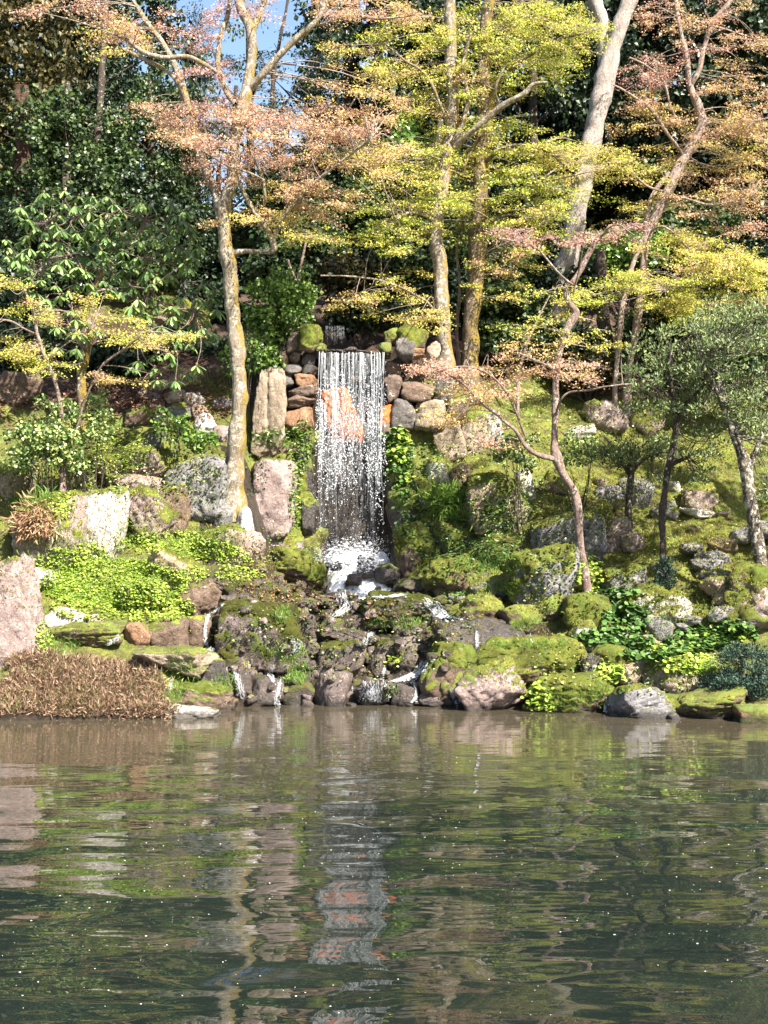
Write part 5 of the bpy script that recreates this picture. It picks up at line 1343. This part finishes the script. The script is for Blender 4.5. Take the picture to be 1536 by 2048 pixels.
und = [(60,470,100,70,38,'ever_dark','dark undergrowth behind the left of the rhododendron'),(30,620,70,50,34.5,'ever_dark','dark low undergrowth under the yellow tiers at left'),(300,520,90,60,38,'ever_mid','green undergrowth behind the rhododendron top'),(430,620,60,70,36,'ever_dark','dark undergrowth left of the leaning maple trunk'),
 (600,490,80,60,37,'ever_mid','green bush beneath the small side branch of the leaning maple'),(720,430,90,70,39,'ever_mid','green tree sized bush behind the orange maple leaves'),(800,540,90,50,36.5,'ever_mid','bush behind the lowest yellow maple spray'),(700,560,70,40,36,'ever_olive','olive bush over the dark hollow'),
 (830,630,60,45,34.5,'ever_dark','dark bush above the mossy boulder by the lip'),(1020,620,80,50,36,'ever_mid','light undergrowth between the twin maples and the crooked maple'),(1120,680,70,40,35,'ever_dark','dark undergrowth behind the crooked maple'),(1080,560,90,50,38,'ever_mid','green undergrowth beneath the pale forked tree'),
 (1240,500,80,50,39,'bright','sunlit bush behind the pinkish stems'),(1380,450,100,50,40,'ever_mid','green bush below the copper leaves'),(1500,540,70,60,38.5,'ever_dark','dark undergrowth by the right hand trunk'),(900,600,60,60,36,'ever_dark','dark undergrowth behind the twin maple trunks'),
 (980,500,70,60,39,'ever_mid','green bush between the twin maples and the pale tree'),(560,400,80,70,41,'ever_mid','green bush seen under the orange maple leaves'),(640,340,80,60,43,'ever_dark','dark foliage right under the sky gap'),(230,400,110,70,40,'ever_dark','dark foliage above the rhododendron'),(370,470,60,60,39,'ever_dark','dark foliage between rhododendron and leaning maple'),
 (1160,570,70,40,37,'ever_dark','dark foliage behind the base of the pale tree'),(150,560,80,50,36,'ever_dark','dark shade foliage inside the rhododendron thicket'),(850,300,80,70,42,'bright','sunlit foliage showing between the twin maple trunks')]
und += [(1720,900,90,60,30,'bright','round bush on the bank beyond the right edge'),(1850,800,110,60,33,'ever_mid','wide bush higher up beyond the right edge'),(1980,1000,90,50,28,'ever_mid','low bush near the water beyond the right edge'),(1700,720,110,60,35,'ever_dark','dark bush below the wood beyond the right edge'),(-180,880,90,70,29.5,'ever_mid','bush on the bank beyond the left edge'),(-320,760,110,70,32,'ever_dark','dark bush below the wood beyond the left edge'),
 (60,690,110,50,34,'ever_dark','dark bush behind the yellow maple tiers at far left'),(230,720,60,30,33.5,'ever_dark','low dark bush behind the mossy rhododendron trunk'),(440,720,60,40,33.5,'ever_dark','dark bush in shade left of the leaning maple trunk at stack height'),
 (360,690,50,30,34,'ever_dark','small dark bush under the rhododendron right side'),(560,540,60,50,35,'ever_mid','bush behind the bright rounded shrub'),(720,630,70,26,33.6,'ever_dark','black green bush hanging over the hollow'),(20,560,60,50,35,'ever_dark','dark bush at the left edge above the yellow tiers'),(1180,740,60,30,34.5,'ever_olive','olive bush between crooked maple and twin stems'),(1000,680,60,30,34.5,'ever_mid','green bush right of the thick mossy trunk'),(1480,720,90,50,33.5,'ever_mid','mid green bush behind the leaning evergreen crown')]
for k, (px, py, rx, ry, Y, m, lab) in enumerate(und):
    shrub(lab, px, py, rx, ry, Y, m, 46, 62, 0.12, 0.38, 220 + k, name='undergrowth_bush', cat='bush', group=G7)

# grey green evergreens on the right slope
def layered(label, Y, limbs, regions, seed, mat='greygreen', bark='bark_dark', size=0.06, crad=0.24, per=60, name='evergreen_tree', cat='tree', yspread=0.8, tmpl=SLIM):
    r = np.random.default_rng(seed)
    base = W(limbs[0][0][0], limbs[0][0][1], Y); t = thing(name, label, cat, base)
    N = []
    for li, pts in enumerate(limbs):
        P, rd = limb_points(pts, Y, seed + li)
        if li == 0: P = np.vstack([P[0] - np.array([0, 0, 0.4]), P]); rd = np.concatenate([[rd[0] * 1.4], rd])
        T = Tubes(); T.add(P, rd, 10, seed=seed, knob=0.22)
        link('trunk' if li == 0 else 'branch', T.mesh('limb', M[bark], base), parent=t); N.append(P)
    N = np.vstack(N); L = Leaves(); T = Tubes()
    for (cx, cy, rx, ry, cnt) in regions:
        for k in range(cnt):
            a = r.uniform(0, 6.28); q = math.sqrt(r.random())
            c = W(cx + rx * q * math.cos(a), cy + ry * q * math.sin(a), Y + r.normal(0, yspread * .6))
            jn = N[int(np.argmin(np.linalg.norm(N - c, axis=1)))]
            T.add(spline([jn, (jn + c) / 2 + r.normal(0, .06, 3) - np.array([0, 0, .04]), c], 4), np.linspace(0.012, 0.004, 9), 4)
            n = per; d = unit(r.normal(size=(n, 3))); rad = crad * r.uniform(.6, 1.3)
            p = c + d * (r.random(n) ** .45)[:, None] * rad * np.array([1.2, 1, .5])
            u = d * 0.6 + np.array([0, -0.1, 0.55]) + r.normal(0, .35, (n, 3))
            w = unit(r.normal(0, .6, (n, 3)) + np.array([0.2, -0.6, 0.6]))
            L.add(*tmpl, p, u, w, size * r.uniform(.7, 1.4, n))
    link('crown', L.mesh('crown', M[mat], base), parent=t, kind='stuff')
    link('twigs', T.mesh('twigs', M[bark], base), parent=t, kind='stuff')
layered('slender dark trunked evergreen with layered grey green crown on the right slope', 27.6,
  [[(1326,1135,13),(1326,1090,13),(1324,1040,13),(1328,990,13),(1336,940,13),(1346,890,13),(1352,840,12),(1345,790,11),(1340,740,9),(1345,700,7)],
   [(1336,935,9),(1352,925,8,-.2),(1375,915,6,-.3)],[(1350,850,7),(1380,800,6,-.2),(1410,770,5,-.3)],[(1348,800,7),(1310,770,5,-.2),(1280,755,4,-.3)]],
  [(1345,750,90,50,40),(1400,690,90,50,34),(1320,820,70,26,14),(1390,880,60,35,16),(1290,750,55,30,14),(1420,800,60,40,18),(1385,950,40,18,6),(1300,700,50,30,8),(1450,620,60,30,12)], 301, crad=.2, size=.075, per=44, yspread=1.3)
layered('leaning lichen spotted evergreen with full grey green crown at the right edge', 26.4,
  [[(1532,1165,26),(1522,1115,24),(1510,1060,26),(1502,1010,26),(1494,960,24),(1488,920,24),(1472,880,16),(1456,840,14),(1442,790,13),(1436,740,10),(1432,700,8)],
   [(1492,945,13),(1512,900,11,.2),(1530,850,10,.3),(1545,790,8,.3)],[(1490,930,9),(1480,890,8,-.2),(1470,870,6,-.3)],[(1440,800,8),(1420,760,6,-.2),(1405,730,5,-.3)]],
  [(1480,700,80,70,44),(1530,650,60,60,30),(1430,650,60,40,16),(1510,790,50,50,30),(1535,880,35,50,20),(1490,850,45,30,12),(1440,800,40,40,10),(1540,980,24,25,6),(1420,730,40,40,8)], 302, bark='bark_spotted', crad=.2, size=.075, per=46, yspread=1.4)
layered('small wine glass shaped evergreen on the right slope', 29.3,
  [[(1256,1018,14),(1258,980,13),(1262,945,12),(1258,920,10)],[(1260,950,8),(1240,920,7),(1215,900,5)],[(1262,945,8),(1285,920,7),(1310,905,5)],[(1262,940,7),(1262,905,6)]],
  [(1255,900,75,28,40),(1215,915,40,22,12),(1310,900,45,25,16),(1290,965,50,20,7)], 303, per=52)
layered('rounded blue green juniper leaning over the pond corner', 24.0,
  [[(1500,1400,16),(1490,1370,13),(1480,1340,10)],[(1495,1385,9),(1460,1370,7),(1440,1360,5)],[(1492,1375,9),(1520,1340,7)],[(1485,1350,7),(1482,1310,5)]],
  [(1500,1340,45,45,34),(1460,1370,35,20,16),(1530,1370,40,35,20),(1470,1310,25,22,9),(1430,1360,18,10,4)], 304, mat='juniper', size=0.055, crad=0.16, per=85, name='juniper_shrub', cat='shrub', yspread=.4)
layered('tiny dark conifer at the foot of the slender evergreen', 26.8,
  [[(1328,1180,7),(1328,1155,6),(1327,1120,4)]], [(1328,1165,24,10,12),(1328,1145,18,10,8),(1327,1125,10,9,5)], 305, mat='juniper', size=0.05, crad=0.11, per=60, name='conifer_sapling', cat='shrub', yspread=.15)

# ------------------------------------------------------------------ rhododendron: drooping whorls of long leaves around each bud
r = np.random.default_rng(77)
rb = W(200, 720, 31.0)
rho = thing('rhododendron_shrub', 'tall rhododendron with drooping whorls of long glossy leaves at left', 'shrub', rb)
wh = []
for (cx, cy, rx, ry, n) in [(140,425,110,45,26),(270,440,110,45,26),(120,500,110,50,24),(220,500,60,50,8),(230,555,90,30,14),(350,500,50,60,12),(380,640,60,50,12),(300,620,50,35,6),(150,665,50,45,6),(330,735,70,30,7),(110,570,60,30,6),(40,500,40,30,6),(410,600,30,30,4)]:
    for k in range(int(n * 1.5)):
        for tr_ in range(20):
            a = r.uniform(0, 6.28); q = math.sqrt(r.random()); p = (cx + rx * q * math.cos(a), cy + ry * q * math.sin(a))
            if all(abs(p[0] - o[0]) + 1.3 * abs(p[1] - o[1]) > 25 for o in wh): wh.append(p); break
T = Tubes(); bulk = Leaves(); buds = Leaves(); nleaf = 0
LEAFV = []
def long_leaf():
    # 3 x 4 grid: narrow leaf, folded along the midrib, arched down
    V = []
    for t_, wd in ((0, .02), (.25, .09), (.6, .15), (.85, .12), (1.0, .02)):
        for sgn in (-1, 0, 1): V.append((t_, sgn * wd, -0.28 * t_ * t_ + (0.03 if sgn else 0.0)))
    Fq = []
    for i_ in range(4):
        for j_ in range(2): a = i_ * 3 + j_; Fq.append((a, a + 1, a + 4, a + 3))
    return V, Fq
LV, LF = long_leaf()
lme = mesh_np('long_leaf', np.array(LV), np.array(LF), M['rhodo'], True)
order = sorted(range(len(wh)), key=lambda i_: r.random())
nodes = [W(176, 640, 30.9), W(182, 590, 30.9), W(205, 540, 30.9), W(262, 560, 30.9), W(260, 480, 30.9)]
subs = []
for (qx, qy) in [(90,430),(150,410),(220,410),(290,420),(340,450),(90,500),(150,490),(220,500),(290,500),(360,520),(130,570),(220,560),(300,560),(60,520),(390,600),(380,660),(320,640),(160,670),(330,730),(270,620)]:
    c = W(qx, qy + 18, 30.9 + r.normal(0, .3)); jn = min(nodes + subs, key=lambda q_: np.linalg.norm(q_ - c))
    T.add(spline([jn, (jn + c) / 2 + r.normal(0, .12, 3) - np.array([0, 0, .1]), c], 5), np.linspace(0.028, 0.014, 11), 6); subs.append(c)
nodes = subs
for wi in order:
    px, py = wh[wi]; c = W(px, py, 30.4 + r.normal(0, 0.45) + 0.004 * (600 - py))
    jn = min(nodes, key=lambda q_: np.linalg.norm(q_ - c))
    T.add(spline([jn, (jn + c) / 2 + r.normal(0, .1, 3) - np.array([0, 0, .08]), c], 5), np.linspace(0.010, 0.006, 11), 5)
    nlf = int(r.integers(8, 12)); L0 = r.uniform(0.21, 0.28)
    ph = r.uniform(0, 6.28)
    for k in range(nlf):
        az = ph + k * 2 * math.pi / nlf + r.normal(0, .12); dr = r.uniform(-0.75, -0.1)
        u = np.array([math.cos(az) * math.cos(dr), math.sin(az) * math.cos(dr), math.sin(dr)])
        w = np.array([-math.cos(az) * math.sin(dr), -math.sin(az) * math.sin(dr), math.cos(dr)])
        sz = L0 * r.uniform(.85, 1.15)
        if nleaf < 300:
            o = link('leaf', lme, parent=rho)
            from mathutils import Matrix
            v = np.cross(w, u)
            mt = Matrix(((u[0], v[0], w[0]), (u[1], v[1], w[1]), (u[2], v[2], w[2]))).to_4x4()
            o.matrix_local = Matrix.Translation(Vector(c - rb)) @ mt @ Matrix.Scale(sz, 4)
            nleaf += 1
        else:
            bulk.add(LV, LF, c, u, w, sz)
    buds.add(*OCT, c + np.array([0, 0, 0.03]), np.array([0, 0, 1.0]), np.array([1.0, 0, 0]), 0.07)
link('leaves', bulk.mesh('leaves', M['rhodo'], rb), parent=rho, kind='stuff')
link('buds', buds.mesh('buds', M['litter'], rb), parent=rho, kind='stuff')
link('stems', T.mesh('stems', M['bark_pink'], rb), parent=rho, kind='stuff')

# ------------------------------------------------------------------ ground plants
surf_low = surf
def carpet(name, label, cat, mat, patches, tmpl, size, stem, seed, tall=0.0, kind='stuff', up=1.0, lean=0.5):
    """patches: (cx, cy, rx, ry, count) on the photo; each leaf or blade grows from the real surface there"""
    rq = random.Random(seed); r = np.random.default_rng(seed); L = Leaves(); pos = []; nor = []
    for (cx, cy, rx, ry, n) in patches:
        for k in range(n):
            h = surf_low(*in_ellipse(rq, cx, cy, rx, ry))
            if h is None or h[0][2] < 0.02: continue
            pos.append(h[0]); nor.append(h[1])
    pos = np.array(pos); nor = np.array(nor); n = len(pos)
    if tall:   # blades: grow up and outward
        u = nor * 0.5 + np.array([0, 0, up]) + r.normal(0, lean, (n, 3))
        w = r.normal(0, 1, (n, 3)) + np.array([0, -0.5, 0.2])
        L.add(*tmpl, pos, u, w, size * r.uniform(.6, 1.3, n))
    else:
        u = r.normal(0, 1, (n, 3)) * np.array([1, 1, .3]); w = nor * .5 + np.array([0, -0.25, 1.0]) + r.normal(0, .35, (n, 3))
        L.add(*tmpl, pos + nor * (stem * r.random(n))[:, None], u, w, size * r.uniform(.6, 1.35, n))
    O = pos.mean(0)
    return link(name, L.mesh(name, M[mat], O), loc=O, label=label, cat=cat, kind=kind)

carpet('ground_cover', 'bright lime green leafy ground cover on the lower left bank', 'ground cover', 'herb',
  [(230,1170,150,50,4200),(130,1125,60,30,700),(300,1215,90,30,1300),(200,1215,100,26,900),(140,1180,40,20,500),(270,1140,30,20,500),(180,1110,40,25,400),(410,1100,70,22,900),(90,1010,60,40,900),(340,1080,70,20,500),(380,1150,40,16,300),(470,1120,40,20,200),(240,900,60,40,500),(130,960,60,30,400),(480,1150,50,14,300),(85,1280,14,40,200),(280,1090,50,20,400)], ROUND, 0.038, 0.07, 501)
carpet('ground_cover', 'round leaved green plants between stepping stones on the right bank', 'ground cover', 'herb_dark',
  [(1250,1235,45,30,520),(1200,1275,50,16,300),(1260,1285,50,14,280),(1400,1280,70,24,600),(1470,1262,40,20,260),(1300,1310,60,12,300),(1240,1190,40,14,120),(1370,1300,40,14,240)], ROUND, 0.085, 0.12, 502)
carpet('ground_cover', 'yellow green sunlit leaves above the tan pink stone on the right bank', 'ground cover', 'herb',
  [(1340,1300,70,16,420),(1440,1275,60,20,300),(1220,1345,30,22,200),(1180,1150,30,40,260),(1080,1400,30,30,160),(1380,1330,60,14,300),(790,1320,14,10,60)], ROUND, 0.065, 0.1, 503)
carpet('hanging_plants', 'lime green round leaved plants hanging beside the falling water at right', 'plants', 'herb_dark',
  [(798,905,24,40,330),(800,970,14,40,120),(812,1030,20,50,110),(790,870,24,14,90),(770,930,14,50,80)], ROUND, 0.075, 0.14, 504)
carpet('hanging_plants', 'brightest cluster of round leaves beside the fall at half height', 'plants', 'herb',
  [(800,900,20,26,150),(800,865,16,10,50),(812,960,10,30,30)], ROUND, 0.08, 0.18, 517)
carpet('hanging_plants', 'moss and small ferns hanging left of the falling water', 'plants', 'bright',
  [(598,900,24,50,320),(590,1000,14,60,220),(604,860,20,20,120),(560,870,40,16,150)], SLIM, 0.09, 0.1, 505)
carpet('ferns', 'ferns and small leaves on the dark boulders right of the waterfall foot', 'ferns', 'herb_dark',
  [(870,1060,60,60,700),(900,1000,50,30,260),(960,1110,60,30,500),(1000,1080,60,40,420),(850,940,40,60,360),(1020,1010,50,40,300),(930,1190,40,10,120)], SLIM, 0.075, 0.08, 506)
carpet('grass_tuft', 'grass tuft arching over the grey stone right of the waterfall', 'grass', 'grass', [(888,1000,40,14,420),(900,1030,45,18,200)], THIN, 0.34, 0, 507, 1, 'stuff', .7, .8)
carpet('grass_tuft', 'dry straw coloured grass hanging over the big pinkish boulder', 'grass', 'straw', [(72,1040,34,22,620),(62,1012,36,16,380)], THIN, 0.34, 0, 508, 1, 'stuff', -.55, .45)
carpet('grass_tuft', 'green grass above the straw coloured hanging tuft', 'grass', 'grass', [(62,1000,40,14,380)], THIN, 0.26, 0, 509, 1, 'stuff', .5, .7)
carpet('grass', 'short grass scattered between stones on the lower banks', 'grass', 'grass',
  [(230,1170,150,50,1500),(400,1090,80,30,500),(120,1100,80,40,500),(575,1310,40,18,200),(600,1345,30,14,160),(565,1235,16,16,140),(760,1250,30,14,120),(820,1248,26,12,140),(980,1130,70,20,520),(1010,1180,40,14,220),(1050,1255,30,10,160),(1060,1296,90,8,420),(1400,1345,60,14,420),(450,1370,26,18,160),(345,1395,20,16,150),(430,760,90,18,200),(540,880,60,16,220),(270,1070,40,30,240),(360,1330,30,20,150),(590,1362,24,10,160),(1130,1400,60,20,300),(1200,1390,20,20,160),(120,1290,40,20,220),(370,1360,30,30,160),(780,1385,20,10,50),(1160,1230,40,10,120),(1330,1240,120,40,260)], BLADE, 0.13, 0, 510, 1)
carpet('sedge', 'brown and reddish sedge fringing the pond at lower left', 'sedge', 'sedge',
  [(60+43*((k*7)%6)+((k*31)%17), 1330+((k*37)%95), 42+((k*13)%20), 12+((k*5)%12), 800) for k in range(26)] + [(20,1400,60,30,1500),(150,1415,120,18,2200),(280,1410,40,22,900),(300,1380,30,26,500)], THIN2, 0.19, 0, 511, 1, 'stuff', .55, .8)
carpet('moss_tufts', 'yellow green moss tufts covering banks and rocks', 'moss', 'tuft',
  [(230,1000,260,110,5200),(150,1150,200,90,1500),(430,1120,120,60,1100),(560,1150,120,50,1000),(1000,950,160,120,3200),(1050,1130,160,100,2600),(1350,1000,220,110,6500),(1250,900,200,70,3200),(1380,1150,180,90,4500),(1280,1300,240,80,3200),(1050,800,160,60,1500),(640,1270,260,90,1700),(300,620,130,50,1500),(1060,1330,110,60,1300),(900,1230,100,60,500),(1450,880,100,60,1500)], SLIM, 0.045, 0, 512, 1)
carpet('ground_cover', 'small mixed leaves and seedlings dotted over the mossy banks', 'ground cover', 'tipped',
  [(1350,900,180,60,600),(1250,1100,220,120,600),(1100,850,140,70,700),(960,980,130,110,1000),(1380,1020,160,60,200),(150,930,160,60,900),(300,940,140,60,500),(480,1090,120,40,400),(700,1280,280,90,260),(1280,1330,220,60,700),(1000,760,160,40,700)], DIAMOND, 0.045, 0.07, 515)
carpet('ground_cover', 'dark small leaved plants in the damp hollows of the bank', 'ground cover', 'ever_mid',
  [(1050,1060,160,90,1500),(900,1080,90,90,900),(1150,1180,110,60,500),(420,950,120,60,500),(700,1250,260,70,700),(1330,1180,140,60,250),(250,880,200,40,500)], DIAMOND, 0.05, 0.07, 516)
carpet('leaf_litter', 'brown debris among small stones left of the foam', 'leaf litter', 'litter', [(560,1180,90,30,260),(510,1130,40,50,150)], DIAMOND, 0.04, 0.02, 518)
carpet('leaf_litter', 'fallen brown leaves on the upper left bank', 'leaf litter', 'litter',
  [(230,790,110,34,2200),(420,800,60,40,500),(60,830,90,40,600),(340,720,90,30,600),(1100,730,90,25,500),(600,1190,90,20,160),(700,1220,120,30,120)], DIAMOND, 0.055, 0.02, 513)

# petals and flecks afloat on the pond
r = np.random.default_rng(9); D = Leaves(); n = 1500
yv = 9 + 15 * r.random(n) ** 0.9; xv = (r.random(n) * 2 - 1) * 0.30 * yv
k = fbm(np.stack([xv * 0.5, yv * 0.35, xv * 0], -1), 2) + 0.15 * r.normal(size=n) + 0.10 * (xv > 0) > 0.24
xv, yv = xv[k], yv[k]; n = len(xv)
D.add(*DIAMOND, np.stack([xv, yv, np.full(n, 0.004)], -1), r.normal(size=(n, 3)) * np.array([1, 1, 0]), np.array([0, 0, 1.0]), 0.007 + 0.013 * r.random(n) ** 3)
pm, nt, out = newmat('petal'); b = NB(nt); nt.links.new(b.principled((0.75, 0.72, 0.68), .6).outputs[0], out.inputs[0])
me = D.mesh('petals', pm)
link('floating_petals', me, kind='stuff', label='white petals and flecks scattered over the pond surface', cat='petals')

print('TRIS', sum(len(m.polygons) for m in bpy.data.meshes))
